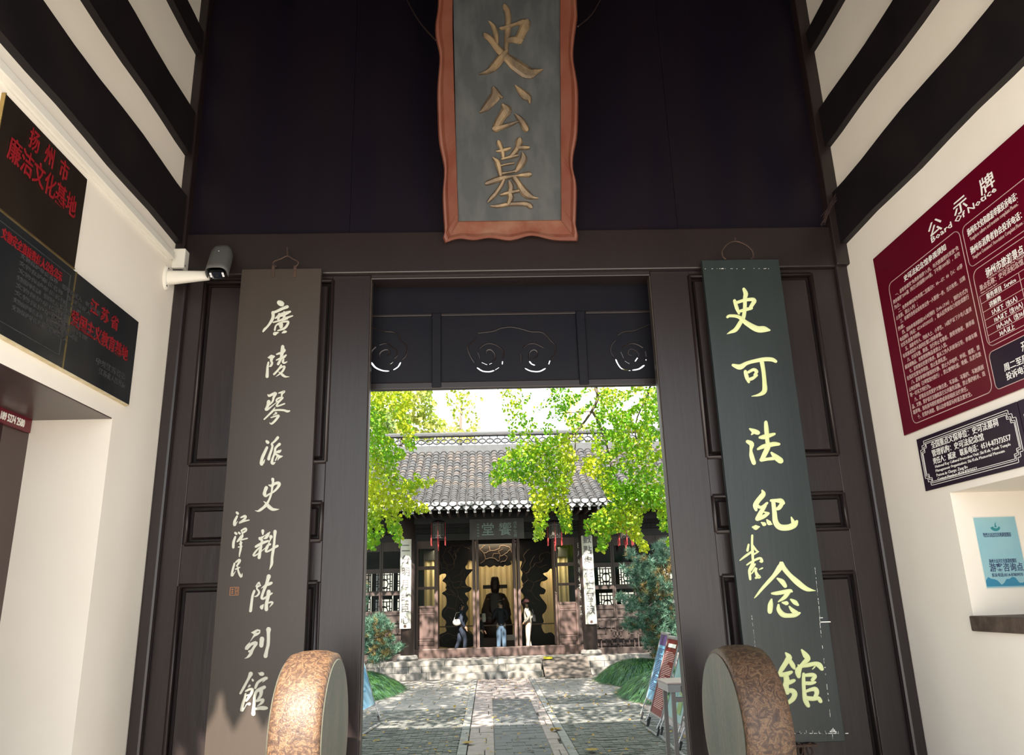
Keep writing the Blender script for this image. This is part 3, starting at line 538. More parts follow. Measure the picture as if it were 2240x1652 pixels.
rx0, rx1, rz1, rz0 = 1.80, 2.437, cp_(1616, 568).z, cp_(1740, 1626).z
t = thing('couplet_board', 'tall dark green board with pale green brush characters hanging on the right of the gateway', 'board', ((rx0+rx1)/2, CY, rz0))
MB().box(rx0, rx1, CY, CY+.045, rz0, rz1).build('board', 'greenboard', t, bevel=.003)
GR = [("350,80,22 375,140,32 365,200,28 362,330,26 345,450,28 300,530,30 240,620,30 170,655,18 125,678,5;225,235,22 255,330,26 285,405,15;250,260,22 360,225,22 470,215,25 490,240,28;490,240,30 440,320,25;290,375,20 380,350,24 450,335,20;130,450,20 165,435,20 280,450,24 380,530,32 520,610,42 620,615,42 690,628,14", 1570, 620, 6.12),
 ("205,1095,20 300,1120,38 400,1065,25 600,1020,28 720,1020,28 775,1045,22;590,1050,30 612,1180,28 625,1330,30 625,1440,35 560,1490,22 455,1512,5;370,1185,25 390,1260,28 415,1320,18;410,1190,20 480,1155,22 520,1185,25 490,1225,15;400,1290,22 460,1275,24 520,1235,18", 1570, 620, 6.12),
 ("245,235,12 300,265,32 350,285,32;300,275,25 270,310,12;215,405,25 270,440,35 260,520,20 270,600,32 300,690,30;460,150,25 468,250,32 480,400,28 490,470,35 440,580,35 400,650,25;380,350,20 450,340,35 570,305,20;355,505,18 430,470,30 560,440,32 630,440,22;400,650,28 480,640,22 570,630,25;535,555,15 590,610,38 655,660,42", 1600, 900, 6.12),
 ("410,1060,12 425,1110,35 360,1190,35 320,1260,35 330,1320,20;350,1270,25 400,1285,20 475,1230,18;450,1260,25 390,1360,32 345,1440,30;350,1440,30 430,1410,28 490,1370,20;440,1350,12 490,1365,18;285,1550,15 325,1555,36 365,1548,14;400,1490,10 435,1510,30;475,1455,12 505,1495,32 535,1510,12;530,1195,20 600,1195,25 660,1200,35 690,1225,28;680,1230,28 640,1290,30 600,1310,20;560,1220,28 575,1350,32 590,1480,38 650,1550,42 760,1555,42 840,1520,42 870,1480,25;840,1520,40 800,1420,10", 1600, 900, 6.12),
 ("340,165,20 338,300,20 345,400,25 350,540,22 355,600,22 300,720,25 300,800,25 308,880,20;280,315,18 262,410,22;140,570,12 230,500,22 330,430,20;350,330,18 400,400,18 435,430,14;440,430,12 370,470,18;255,645,15 320,600,18 430,545,22 480,540,22 500,590,25 470,590,15;380,640,20 320,730,20;330,790,10 400,700,25 400,760,22 440,840,35 470,830,22 400,860,20;460,720,12 505,700,15", 1600, 1150, 7.51),
 ("805,610,20 800,680,50 700,820,35 600,930,32 500,1040,26 420,1140,18 375,1190,8;830,620,30 860,700,40 960,820,40 1080,930,50 1180,1010,45 1260,1050,35 1375,1070,6;755,870,18 830,920,42 880,990,35;665,1115,20 760,1110,35 950,1075,35 985,1080,22;940,1090,35 870,1180,35 770,1250,12;655,1215,18 640,1300,45 630,1410,42;770,1305,20 775,1380,38 840,1460,45 930,1480,38 1040,1470,38 1110,1440,25;950,1330,15 1000,1390,35 1070,1440,40;835,1265,15 900,1275,38;975,1215,18 1040,1260,40 1085,1300,25", 1600, 1150, 7.51),
 ("400,300,25 470,400,75 400,520,60 310,660,55 260,740,40;500,480,50 560,580,55 590,640,35;280,790,50 400,780,60 520,730,40;400,800,60 420,930,70 400,1050,70 430,1180,60;400,960,50 480,960,55 580,920,42;430,1150,50 540,1150,60 600,1220,65 560,1330,60 470,1410,50;330,1100,45 370,1300,45 390,1440,40;760,230,25 840,340,65 900,430,60 820,500,50 760,560,40 680,700,75 690,820,50;680,570,20 700,620,30;760,590,45 900,570,50 1050,540,50 1150,570,65 1210,650,50;1050,610,20 1000,660,12;800,770,35 800,950,45 810,1150,45 840,1350,60 900,1480,50;840,800,40 1000,790,50 1060,830,45 1000,900,45;840,980,45 960,980,45 1050,960,35;860,1160,35 980,1120,45 1070,1120,60 1100,1200,55 1060,1290,45;850,1310,50 1000,1330,55 1130,1320,50 1180,1380,50", 1680, 1400, 10.32)]
for s, ox, oy, sc in GR:
    mb = MB(); brush(mb, s, ox, oy, sc, cp_, CN, .006); mb.build('character', 'lime', t)
mb = MB()
def chip(x, y, wd, hg): a, b = cp_(x, y), cp_(x+wd, y+hg); mb.box(min(a.x, b.x), max(a.x, b.x), CY-.0015, CY+.001, min(a.z, b.z), max(a.z, b.z))
for i in range(70):
    k = rnd.random(); x = 1780+(1812-1780)*((k*380)/470); y = 1240+k*380
    if rnd.random() < .6 and y < 1620: chip(1779+(y-1240)*.112 if y > 1350 else 1768+(y-1100)*.1, y, rnd.uniform(.8, 2.2), rnd.uniform(2, 8))
for i in range(26): y = rnd.uniform(1340, 1430); chip(1643+(y-1340)*.115, y, rnd.uniform(.7, 1.6), rnd.uniform(2, 7))
for i in range(34): x = rnd.uniform(1735, 1850); chip(x, 1604, rnd.uniform(2, 8), 1.4); 
for i in range(8): chip(1735+i*14, 1600-rnd.random()*3, 1.3, 6)
for i in range(5): chip(1815+i*3, 1601-[2, 5, 8, 5, 1][i], 3, [3, 6, 9, 6, 3][i])
chip(1793, 1351, 7, 1.6); chip(1795, 1360, 22, 1.8); chip(1792, 1350, 2.5, 14)
for i in range(20): chip(1535+rnd.random()*165, 588-rnd.random(), rnd.uniform(1, 4), .7)
stuff(mb.build('chipped_paint', 'crackle', t))
hook = thing('hanger_hook', 'curved iron wire hanger holding up the dark green couplet board', 'hook', aY(1612, 565, CY-.01))
MB().tube(spline(pr([(1588, 567), (1582, 562), (1580, 550), (1590, 535), (1608, 528), (1630, 535), (1645, 548), (1648, 560), (1643, 566)]), 4), .006, 6).build('wire', 'iron', hook)
MB().tube(pr([(1609, 529), (1608, 520)]), .005, 6).build('nail', 'iron', hook)
# forked iron rest below the green board
br = thing('iron_bracket', 'black iron bracket with two curls under the dark green couplet board', 'bracket', cp_(1757, 1652))
for s in (-1, 1):
    c = cp_(1757+s*12, 1640); P = [(c.x+s*.030*(1-k/22)*math.cos(k*.42+1.2), CY-.03, c.z+.045*(1-k/24)*math.sin(k*.42+1.2)) for k in range(18)]
    MB().tube(P, .006, 6).build('curl', 'iron', br)
c = cp_(1757, 1652); MB().box(c.x-.008, c.x+.008, CY-.04, CY+.04, c.z-.30, rz0).build('stem', 'iron', br)
MB().box(c.x-.09, c.x+.09, CY-.05, CY+.08, rz0-.02, rz0-.004).build('shelf', 'iron', br)

# ------------------------------------------------------------------ drum stones
def drum(name, cx, yc, zc, rad, hw, label, side):
    t = thing(name, label, 'drum stone', (cx, yc, FZ))
    prof = [(0.0, -hw)]; 
    prof = [(rad*.93, -hw), (rad*.985, -hw+.012), (rad, -hw+.04), (rad*1.02, -hw*.5), (rad*1.03, 0), (rad*1.02, hw*.5), (rad, hw-.04), (rad*.985, hw-.012), (rad*.93, hw)]
    mb = MB(); mb.lathe((cx, yc, zc), prof, 72, 'x'); mb.build('drum', 'drum', t, smooth=False, bevel=0)
    for s in (-1, 1):
        f = MB(); f.lathe((cx+s*(hw+.001), yc, zc), [(rad*.925, -.006), (rad*.90, .004), (.001, .008)], 64, 'x'); f.build('drum_face', 'drumface', t)
    MB().box(cx-hw*.95, cx+hw*.95, yc-rad*.95, yc+rad*.75, FZ, zc-rad*.72).build('pedestal', 'drumface', t, bevel=.02)
    for o in t.children: 
        if o.name.startswith('drum') and 'face' not in o.name: o.data.polygons.foreach_set('use_smooth', [True]*len(o.data.polygons))
    return t
drum('drum_stone', -1.073, -0.80, 1.376, 0.46, 0.142, 'polished brown drum stone in front of the left couplet board, sunlit on its rim', -1)
drum('drum_stone', 1.545, -0.80, 1.33, 0.46, 0.138, 'mottled brown drum stone on the right, before the dark green board', 1)

# ------------------------------------------------------------------ left wall: plaques, camera, conduit
def wq(px_, x=XL): return [aX(a, b, x) for a, b in px_]
WL = XL+.012
def plaque(label, y0, y1, z0, z1, m, edge, th=.03, mat_edge='brass'):
    t = thing('wall_plaque', label, 'plaque', (XL, (y0+y1)/2, z0))
    MB().box(XL, XL+th, y0, y1, z0, z1).build('face', m, t, bevel=.002)
    if edge:
        for a, b, c, d in ((y0-.006, y0, z0-.006, z1+.002), (y0, y1, z0-.006, z0)):
            MB().box(XL, XL+th+.004, a, b, c, d).build('edge', mat_edge, t)
    return t
a = aX(185, 393, XL); b = aX(160, 585, XL); c = aX(8, 190, XL)
P1 = (c.y+.0, a.y, aX(155, 588, XL).z, a.z)
p1 = plaque('dark bronze plaque with red characters, uppermost of three on the left wall', P1[0], P1[1], P1[2]+.004, P1[3], 'bronze', True, .018)
b0, b1 = aX(157, 590, XL), aX(130, 797, XL); zt3 = (b0.z+aX(291, 708, XL).z)/2
P3 = (b0.y+.003, aX(283, 800, XL).y, aX(275, 887, XL).z, zt3)
p3 = plaque('black stone plaque with red characters, lower right of the three on the left wall', P3[0], P3[1], P3[2], P3[3], 'granite', False)
P2 = (-2.55, b0.y-.005, (b1.z+P3[2])/2, P1[2]-.006)
p2 = plaque('black stone plaque with a red heading over engraved rows, lower left of the three', P2[0], P2[1], P3[2], zt3, 'granite', False)
for q, zz in ((p2, P3[2]), (p3, P3[2])): pass
mb = MB(); mb.box(XL, XL+.030, P2[0], P3[1], P3[2]-.009, P3[2]-.001); o = mb.build('caulk_bead', 'caulk', p2); 
MB().box(XL, XL+.034, b0.y-.004, b0.y+.002, P3[2], zt3).build('joint_strip', 'brass', p2)
def ltext(s, pA, pB, size, m, parent, z=None, lift=.024, bold=.012, name='lettering'):
    A, B = aX(*pA, XL+lift-.005), aX(*pB, XL+lift-.005)
    return text(s, (XL+lift, A.y, z if z else (A.z+B.z)/2), (0, 1, 0), (0, 0, 1), size, m, name, parent, fit=abs(B.y-A.y), bold=bold)
ltext('扬  州  市', (58, 330), (147, 385), .135, 'redtext', p1, bold=.006); ltext('廉洁文化基地', (13, 342), (162, 474), .15, 'redtext', p1, bold=.006)
ltext('文物安全直接责任人公告公示', (0, 522), (133, 612), .065, 'redtext', p2, lift=.033, bold=.004)
for k in range(8):
    z = zt3-.155-k*.042
    text('文物保护单位名称　管理责任人　联系电话'[:19-(k % 3)*4], (XL+.033, -2.02, z), (0, 1, 0), (0, 0, 1), .030, 'greytext', 'engraving', p2, fit=.86-(k % 4)*.11)
for a, b, c, d in ((-2.4, P2[1]-.05, zt3-.05, zt3-.046), (P2[1]-.054, P2[1]-.05, P3[2]+.06, zt3-.05), (-2.4, P2[1]-.05, P3[2]+.06, P3[2]+.064)): MB().box(XL+.03, XL+.033, a, b, c, d).build('engraved_line', 'greytext', p2)
ltext('江 苏 省', (195, 680), (256, 722), .10, 'redtext', p3, lift=.033, bold=.005); ltext('爱国主义教育基地', (153, 702), (276, 792), .105, 'redtext', p3, lift=.033, bold=.005)
ltext('中共江苏省委', (208, 796), (272, 830), .05, 'greytext', p3, lift=.033, bold=0); ltext('江苏省人民政府', (214, 818), (272, 848), .045, 'greytext', p3, lift=.033, bold=0)
# door in the left opening
t = thing('glazed_door', 'dark framed door with blue glass set back in the left wall', 'door', (XL-.57, -1.6, FZ))
MB().box(XL-.64, XL-.58, -2.25, -1.72+.0, FZ, 3.05).build('frame', 'softwood', t); MB().box(XL-.615, XL-.605, -2.2, -1.80, FZ+.3, 2.95).build('pane', 'doorglass', t)
MB().box(XL-.60, XL-.53, -1.05, -.77, FZ, 3.33).build('jamb', 'softwood', t); MB().box(XL-.62, XL-.56, -1.72, -1.05, FZ, 3.10).build('leaf', 'softwood', t, bevel=.01)
struct(MB().box(XL-.53, XL-.002, -2.25, -.775, 3.343, 3.37).build('trim_18', 'softwood'))
t = thing('number_sign', 'narrow dark red sign with a white telephone number above the recessed door on the left', 'sign', (XL-.565, -1.5, 3.16))
XS = XL-.505
MB().box(XS-.02, XS, -2.2, -.80, 3.343-.092, 3.343).build('board', 'crimson', t)
A, B = aX(2, 905, XS), aX(54, 921, XS)
text('189 5274 2580', (XS+.002, A.y, 3.343-.070), (0, 1, 0), (0, 0, 1), .070, 'white', 'digits', t, fit=B.y-A.y, bold=.002)
# conduit with its end box
A, B = aX(0, 118, XL), aX(370, 560, XL)
t = thing('conduit_trunking', 'cream plastic cable trunking running under the lowest beam on the left wall', 'trunking', (XL, B.y, B.z))
MB().box(XL, XL+.045, -3.0, B.y, B.z-.030, B.z+.030).build('trunk', 'plastic', t, bevel=.006)
MB().box(XL, XL+.012, -3.0, B.y, B.z-.045, B.z+.045).build('flange', 'plastic', t)
A = aX(386, 575, XL)
t = thing('junction_box', 'white plastic junction box at the end of the trunking above the camera arm', 'box', (XL, A.y, A.z-.1))
MB().box(XL, XL+.10, A.y-.09, A.y+.07, A.z-.085, A.z+.085).build('housing', 'plastic', t, bevel=.008)
MB().box(XL+.02, XL+.08, A.y-.04, A.y+.05, A.z-.093, A.z-.083).build('cable_hole', 'black', t)
for dy, dz in ((-.07, -.06), (.05, .06)): MB().lathe((XL+.10, A.y+dy, A.z+dz), [(.006, 0), (.006, .003)], 10, 'x').build('screw', 'iron', t)
# surveillance camera on its arm
A = aX(363, 608, XL)
t = thing('security_camera', 'grey bullet security camera on a white wall arm beside the left door leaf', 'camera', (XL, A.y, A.z))
MB().lathe((XL, A.y, A.z), [(.075, 0), (.075, .014), (.066, .022)], 28, 'x', sx=.8, sy=1.35).build('wall_plate', 'plastic', t, smooth=False)
tip = Vector((XL+.34, A.y-.02, A.z+.005))
mb = MB(); rows = []
for k in range(9):
    u = k/8; c = Vector((XL+.02, A.y, A.z)).lerp(tip, u); hh = .058-.022*u; ww = .045-.012*u
    rows.append([c+Vector((0, ww*math.cos(a)*abs(math.cos(a))**-.2 if abs(math.cos(a)) > .01 else 0, hh*math.sin(a)*(abs(math.sin(a))**-.2 if abs(math.sin(a)) > .01 else 1))) for a in [2*math.pi*j/20 for j in range(20)]])
for k in range(8):
    for j in range(20): mb.add([rows[k][j], rows[k][(j+1) % 20], rows[k+1][(j+1) % 20], rows[k+1][j]], [(0, 1, 2, 3)])
mb.add(rows[8], [tuple(range(20))]); mb.build('arm', 'plastic', t, smooth=True)
for dz in (-.075, .07): MB().lathe((XL+.02, A.y-.02, A.z+dz), [(.007, 0), (.007, .004)], 10, 'x').build('screw', 'iron', t)
# body: axis runs from the upper back end to the lens end
F = aY(474, 603, A.y-.10); ax = Vector((0.04, -0.44, -0.90)).normalized(); Bk = F-ax*.31
sx_ = Vector((1, 0, 0)); sx_ = (sx_-ax*sx_.dot(ax)).normalized(); up_ = ax.cross(sx_).normalized(); up_ = up_ if up_.y < 0 else -up_
def cambody(u0, u1, w, h, hood, n=24):
    mb = MB(); rws = []
    for u, s in ((u0, .5), (u0+.03, .8), (u0+.08, .95), ((u0+u1)/2, 1), (u1, 1)):
        c = Bk+ax*u; rr = []
        for j in range(n):
            a = 2*math.pi*j/n; ca, sa = math.cos(a), math.sin(a); p = .45
            rr.append(c+sx_*(w*s*math.copysign(abs(ca)**p, ca))+up_*(h*s*math.copysign(abs(sa)**p, sa)))
        rws.append(rr)
    for i in range(len(rws)-1):
        for j in range(n): mb.add([rws[i][j], rws[i][(j+1) % n], rws[i+1][(j+1) % n], rws[i+1][j]], [(0, 1, 2, 3)])
    mb.add(rws[0], [tuple(range(n))]); mb.add(rws[-1], [tuple(range(n))[::-1]]); return mb
cambody(.05, .295, .054, .044, 0).build('body', 'black', t, smooth=True)
# hood: a curved shell over the upper half
mb = MB(); rws = []
for u, s in ((-.01, .50), (.01, .80), (.05, .96), (.12, 1), (.25, 1.0), (.302, 1.02)):
    c = Bk+ax*u+up_*.006; rr = []
    for j in range(13):
        a = R(-22)+j*R(224)/12; ca, sa = math.cos(a), math.sin(a); rr.append(c+sx_*(.078*s*math.copysign(abs(ca)**.6, ca))+up_*(.066*s*math.copysign(abs(sa)**.7, sa)))
    rws.append(rr)
for i in range(len(rws)-1):
    for j in range(12): mb.add([rws[i][j], rws[i][j+1], rws[i+1][j+1], rws[i+1][j]], [(0, 1, 2, 3)])
ho = mb.build('hood', 'greyshell', t, smooth=True); s_ = ho.modifiers.new('s', 'SOLIDIFY'); s_.thickness = .004; s_.offset = 1
# front seen from the photo shows the underside plate, lens window and lamps
c = Bk+ax*.297
def oplate(cu, cv, hw_, hh_, th, m, name):
    p = c+sx_*cu+up_*cv; mb = MB(); mb.prism([p-sx_*hw_-up_*hh_, p+sx_*hw_-up_*hh_, p+sx_*hw_+up_*hh_, p-sx_*hw_+up_*hh_], ax*th); return mb.build(name, m, t)
oplate(0, -.004, .030, .030, .004, 'lens', 'lens_window')
for s in (-1, 1):
    for v in (-.012, .010): oplate(s*.046, v, .007, .009, .006, 'led', 'lamp')
q = c+ax*.004; mb = MB(); P = [q+sx_*.013*math.cos(a)+up_*(.013*math.sin(a)-.008) for a in [2*math.pi*k/16 for k in range(16)]]; mb.prism(P, ax*.004).build('lens', 'black', t)
q = Bk+ax*.10+up_*.074; P = [q+sx_*.012*math.cos(a)+ax*.016*math.sin(a) for a in [2*math.pi*k/14 for k in range(14)]]; MB().prism(P, up_*.003).build('stud_plate', 'greyshell', t)
q = Bk+ax*.105+up_*.077; P = [q+sx_*.004*math.cos(a)+ax*.004*math.sin(a) for a in [2*math.pi*k/10 for k in range(10)]]; MB().prism(P, up_*.003).build('stud', 'led', t)

# a tangle of thin dry wires in the right corner under the beam
t = thing('loose_wires', 'tangle of thin dry wires in the corner under the lowest right beam', 'wire', aY(1815, 450, -.12)); rw = random.Random(8)
for k in range(9):
    P = [(1836+rw.uniform(-8, 8), 425+rw.uniform(-8, 12)), (1818+rw.uniform(-6, 6), 450+rw.uniform(-8, 8)), (1800+rw.uniform(-6, 8), 475+rw.uniform(-8, 20))]
    MB().tube(spline([tuple(aY(x, y, -.13-rw.random()*.03)) for x, y in P], 4), .0022, 5).build('strand', 'softwood', t)
# ------------------------------------------------------------------ right wall boards
WR = XR-.012
def rt(s, pA, pB, size, m, parent, lift=.016, bold=.0, name='lettering', z=None):
    """text on the right wall between two photo points (reads from far to near)"""
    A, B = aX(*pA, XR-lift), aX(*pB, XR-lift)
    return text(s, (XR-lift, A.y, z if z is not None else (A.z+B.z)/2), (0, -1, 0), (0, 0, 1), size, m, name, parent, fit=abs(B.y-A.y), bold=bold, extrude=.0008, res=1)
def rline(mb, pts, th=.004, lift=.0155, closed=False):
    pts = [Vector((XR-lift, y, z)) for y, z in pts]
    if closed: pts.append(pts[0])
    for a, b in zip(pts[:-1], pts[1:]):
        d = (b-a).normalized()*th/2; mb.bar(a-d, b+d, th, .0015, up=(1, 0, 0))
def rrect(y0, y1, z0, z1, r=.05):
    P = []
    for cy, cz, a0 in ((y0+r, z0+r, 180), (y1-r, z0+r, 270), (y1-r, z1-r, 0), (y0+r, z1-r, 90)):
        for k in range(6): a = R(a0+18*k); P.append((cy+r*math.cos(a), cz+r*math.sin(a)))
    return P
bz0, bz1 = 3.172, 4.568; by = -.468
t = thing('notice_board', 'large crimson public notice board with white lettering high on the right wall', 'notice board', (XR, -1.5, bz0))
MB().box(XR-.014, XR, -2.75, by, bz0, bz1).build('panel', 'crimson', t, bevel=.002)
for ch, a, b in (('公', (2033, 520), (2062, 497)), ('示', (2088, 474), (2117, 450)), ('牌', (2146, 425), (2177, 402))):
    rt(ch, a, b, .108, 'white', t, bold=.010)
rt('Board Of Notice', (2038, 531), (2180, 418), .056, 'white', t, bold=.003)
f = lambda x, y: (aX(x, y, XR-.015).y, aX(x, y, XR-.015).z)
ya, za = f(1946, 622); yb, zb = f(2047, 540); 
LB = (f(2170, 845)[0]+.0, f(1946, 640)[0], f(2012, 923)[1], f(2047, 540)[1])
mb = MB(); rline(mb, rrect(LB[0], LB[1], LB[2], LB[3]), .005, closed=True)
rt('史可法纪念馆参观须知', (1978, 615), (2070, 546), .050, 'white', t, bold=.004)
LN = """　一、游客参观凭“免费参观券”入内，每天限量限时发放“免
费参观券”2000张（每日12时前限1000张，下午限1000张），发完
为止。
　二、免费参观时间为每周二至周日9：00—17：00（16：45停
止发票，禁止入内）；
　三、参观凭身份证或有效证件一人限领一券，当日有效，过期
作废。
　四、团体参观须提前24小时预约（9:00-17:00），预约方式为
电话预约（电话：0514-87339337），确认后凭单位介绍信或旅行
社任务派遣书领券。
　五、高龄老年人、残疾人士、小学生、14周岁以下少年儿童须
有家属或监护人陪同在窗口领券参观。
　六、衣冠不整、醉酒、言行举止不雅者、携带宠物者、携带易
燃易爆物品、危险管制物品者禁止入馆。
　七、游客需自觉遵守秩序，服从工作人员现场引导，参观车辆
在指定位置有序停放，禁止乱停乱放。
　八、游客参观时需保持安静，禁止大声喧哗、吵闹、嬉耍，禁
止吹拉弹唱（古琴馆室内除外），禁止随地吐痰、吸烟、乱扔垃圾
等一切不文明行为。
　九、游客应自觉爱护文物古迹，不涂画、不攀爬、不触摸展
品、文物，爱护景区设施和其它公共服务设施，禁止攀爬树木、践
踏草地，如有损坏照价赔偿或承担相应法律责任。
　十、在馆内池塘、假山边参观游玩时请注意安全。""".split('\n')
ztop, zbot = f(1962, 647)[1]+.0, f(2020, 911)[1]
W_ = LB[1]-LB[0]-.06
for k, s in enumerate(LN):
    z = ztop+(zbot-ztop)*k/(len(LN)-1); full = len(s) > 25 
    n_ = sum(1 if ord(ch) > 255 else .55 for ch in s); wd = W_*min(1, n_/28.5)
    text(s, (XR-.016, LB[1]-.025-(.045 if s[0] == '　' else 0), z), (0, -1, 0), (0, 0, 1), .034, 'pink', 'notice_line', t, fit=(W_ if full else wd)-(.045 if s[0] == '　' else 0), bold=.0012, extrude=.0006, res=1)
# right hand sections
Y1 = f(2108, 520)[0]; z1b = f(2125, 585)[1]; z1t = f(2106, 497)[1]
rline(mb, rrect(-2.7, Y1, z1b, z1t, .04), .004, closed=True)
rt('扬州市文化和旅游举报投诉电话：', (2117, 515), (2226, 436), .052, 'white', t, bold=.002); rt('Yangzhou culture and tourism complaint Phone：', (2122, 527), (2228, 450), .036, 'pink', t)
rt('扬州市消费者协会投诉电话：', (2124, 555), (2236, 477), .052, 'white', t, bold=.002); rt('Yangzhou Consumers\' Association Complaint Phone :', (2128, 567), (2240, 490), .034, 'pink', t)
Y2 = f(2130, 610)[0]; z2t, z2b = f(2132, 592)[1], f(2170, 757)[1]
rline(mb, rrect(-2.7, Y2, z2b, z2t, .05), .004, closed=True)
rt('扬州市旅游景点', (2158, 606), (2240, 553), .060, 'white', t, bold=.004); rt('Service Price List For Yangzhou', (2162, 612), (2252, 552), .020, 'pink', t, bold=.0)
rt('景点名称：史可法纪念馆', (2144, 637), (2239, 577), .040, 'pink', t, bold=.001); rt('Name of Scenic Spot', (2146, 643), (2181, 622), .013, 'pink', t)
yt = f(2143, 650)[0]; rows = [f(2146, 665), f(2147, 666)]
zr = [f(2144, 649)[1]]
for p in ((2147, 665), (2152, 683), (2157, 700), (2161, 717), (2163, 734), (2166, 750)): zr.append(f(*p)[1])
for z in zr: rline(mb, [(yt, z), (-2.6, z)], .003)
rline(mb, [(yt, zr[0]), (yt, zr[-1])], .003); yc = f(2230, 606)[0]; rline(mb, [(yc, zr[0]), (yc, zr[-1])], .003)
for s, wd, k in (('服务项目  Service', .34, 0), ('讲解费', .14, 1), ('5人以下（含5人）', .29, 2), ('10人以下（含10人）', .32, 3), ('10人-30人（含30人）', .34, 4), ('30人以上', .17, 5)):
    text(s, (XR-.016, yt-.06-k*.008, zr[k+1]+.008), (0, -1, 0), (0, 0, 1), .037, 'white', 'lettering', t, fit=wd*.78, bold=.002, extrude=.0006, res=1)
Y3 = f(2163, 775)[0]; z3t, z3b = f(2166, 771)[1], f(2182, 853)[1]
P = [Vector((XR-.0155, y, z)) for y, z in rrect(-2.7, Y3, z3b, z3t, .035)]; MB().prism(P, (.002, 0, 0)).build('dark_field', 'plum', t)
rline(mb, rrect(-2.7, Y3, z3b, z3t, .035), .004, lift=.0165, closed=True)
mb.build('printed_border', 'pink', t)
rt('周二至周日', (2198, 813), (2262, 782), .050, 'white', t, lift=.017, bold=.004); rt('投诉电话', (2203, 833), (2252, 808), .048, 'white', t, lift=.017, bold=.004)
rt('开放时间', (2236, 768), (2290, 742), .060, 'white', t, lift=.017, bold=.005)
def plum_board(label, y0, y1, z0, z1, lines):
    t = thing('wall_sign', label, 'sign', (XR, (y0+y1)/2, z0)); MB().box(XR-.012, XR, y0, y1, z0, z1).build('panel', 'plum', t, bevel=.001)
    mb = MB()
    for g in (.028, .042, .052):
        k = .055; a, b, c, d = y0+g, y1-g, z0+g, z1-g
        rline(mb, [(a+k, c), (b-k, c), (b-k, c+k*.5), (b-k*.5, c+k*.5), (b-k*.5, c+k), (b, c+k), (b, d-k), (b-k*.5, d-k), (b-k*.5, d-k*.5), (b-k, d-k*.5), (b-k, d), (a+k, d), (a+k, d-k*.5), (a+k*.5, d-k*.5), (a+k*.5, d-k), (a, d-k), (a, c+k), (a+k*.5, c+k), (a+k*.5, c+k*.5), (a+k, c+k*.5)], .0035, .013, True)
    mb.build('printed_border', 'white', t)
    for a in lines: rt(*a[:3], a[3], 'white', t, lift=.0135, bold=a[4])
    return t
A, B = aX(2008, 962, XR), aX(2029, 1078, XR)
B2 = aX(2233, 905, XR)
plum_board('dark plum sign with a white stepped border and full text, below the crimson board', B2.y, (A.y+B.y)/2, B.z+.01, A.z+.0,
  [('全国重点文保单位：史可法墓祠', (2038, 981), (2184, 930), .050, .0012), ('管理机构：史可法纪念馆', (2040, 1000), (2152, 960), .050, .0012), ('责任人：臧波　联系电话：0514-87373557', (2043, 1019), (2211, 958), .047, .0012),
   ('National Key Cultural Protection Unit: Shi Kefa Tomb Temple', (2047, 1028), (2210, 970), .026, .0), ('Management Organization: Shi Kefa Memorial Museum', (2048, 1037), (2197, 985), .026, .0), ('Person in Charge: Zang Bo', (2050, 1045), (2117, 1022), .029, 0), ('Contact Number: 0514-87373557', (2052, 1054), (2137, 1026), .029, 0)])
plum_board('dark plum sign cut off by the right edge of the photo', -2.6, B2.y-.012, B.z+.01, A.z, [])
# hatch in the right wall: poster on its far jamb, stone sill under it
Yj = -.865
q = [aY(2128, 1133, Yj-.003), aY(2229, 1130, Yj-.003), aY(2241, 1284, Yj-.003), aY(2160, 1287, Yj-.003)]
x0, x1, z0, z1 = (q[0].x+q[3].x)/2, (q[1].x+q[2].x)/2+.0, (q[2].z+q[3].z)/2, (q[0].z+q[1].z)/2
t = thing('poster', 'pale blue information poster on the white jamb of the hatch above the stone sill', 'poster', ((x0+x1)/2, Yj, z0))
MB().box(x0, x1, Yj-.004, Yj, z0, z1).build('sheet', 'poster', t)
PW, PH = x1-x0, z1-z0
MB().box(x0-.006, x1+.006, Yj-.002, Yj, z0-.008, z1+.008).build('white_edge', 'plastic', t)
mb = MB(); P = [(x0+PW*u, Yj-.0045, z0+PH*v) for u, v in [(0, .02), (0, .10)]+[(k/14, .10+.045*math.sin(k*.9)+.02*math.sin(k*2.1)) for k in range(1, 14)]+[(1, .14), (1, .02)]]; mb.prism(P, (0, -.0006, 0)).build('water_print', 'blue', t)
def ptx(s, u, v, wd, size, m, bold=0): text(s, (x0+PW*u, Yj-.005, z0+PH*v), (1, 0, 0), (0, 0, 1), size, m, 'lettering', t, fit=PW*wd, bold=bold, extrude=.0005)
ptx('扬州大运河文化旅游度假区', .15, .735, .68, .022, 'navy', .001); ptx('YANGZHOU THE GRAND CANAL CULTURE TOURISM RESORT', .16, .715, .66, .009, 'navy')
ptx('扬州大运河文化旅游度假区', .17, .350, .66, .028, 'navy', .0004); ptx('游客咨询点', .15, .235, .80, .056, 'navy', .0018); ptx('投诉电话:0514-87809970', .17, .155, .74, .026, 'navy', .0004)
mb = MB(); cx_, cz_ = x0+PW*.48, z0+PH*.865
P = [(cx_+.032*math.cos(a), cz_+.026*math.sin(a)-.004) for a in [R(185+k*13) for k in range(14)]]+[(cx_+.018*math.cos(a)+.004, cz_+.014*math.sin(a)+.002) for a in [R(354-k*13) for k in range(14)]]
mb.prism([(x, Yj-.0045, z) for x, z in P], (0, -.0006, 0)).build('logo', 'teal', t)
mb = MB(); mb.prism([(cx_-.004, Yj-.0045, cz_-.006), (cx_+.012, Yj-.0045, cz_-.004), (cx_+.006, Yj-.0045, cz_+.012), (cx_+.012, Yj-.0045, cz_+.030), (cx_, Yj-.0045, cz_+.016)], (0, -.0006, 0)).build('logo', 'teal', t)
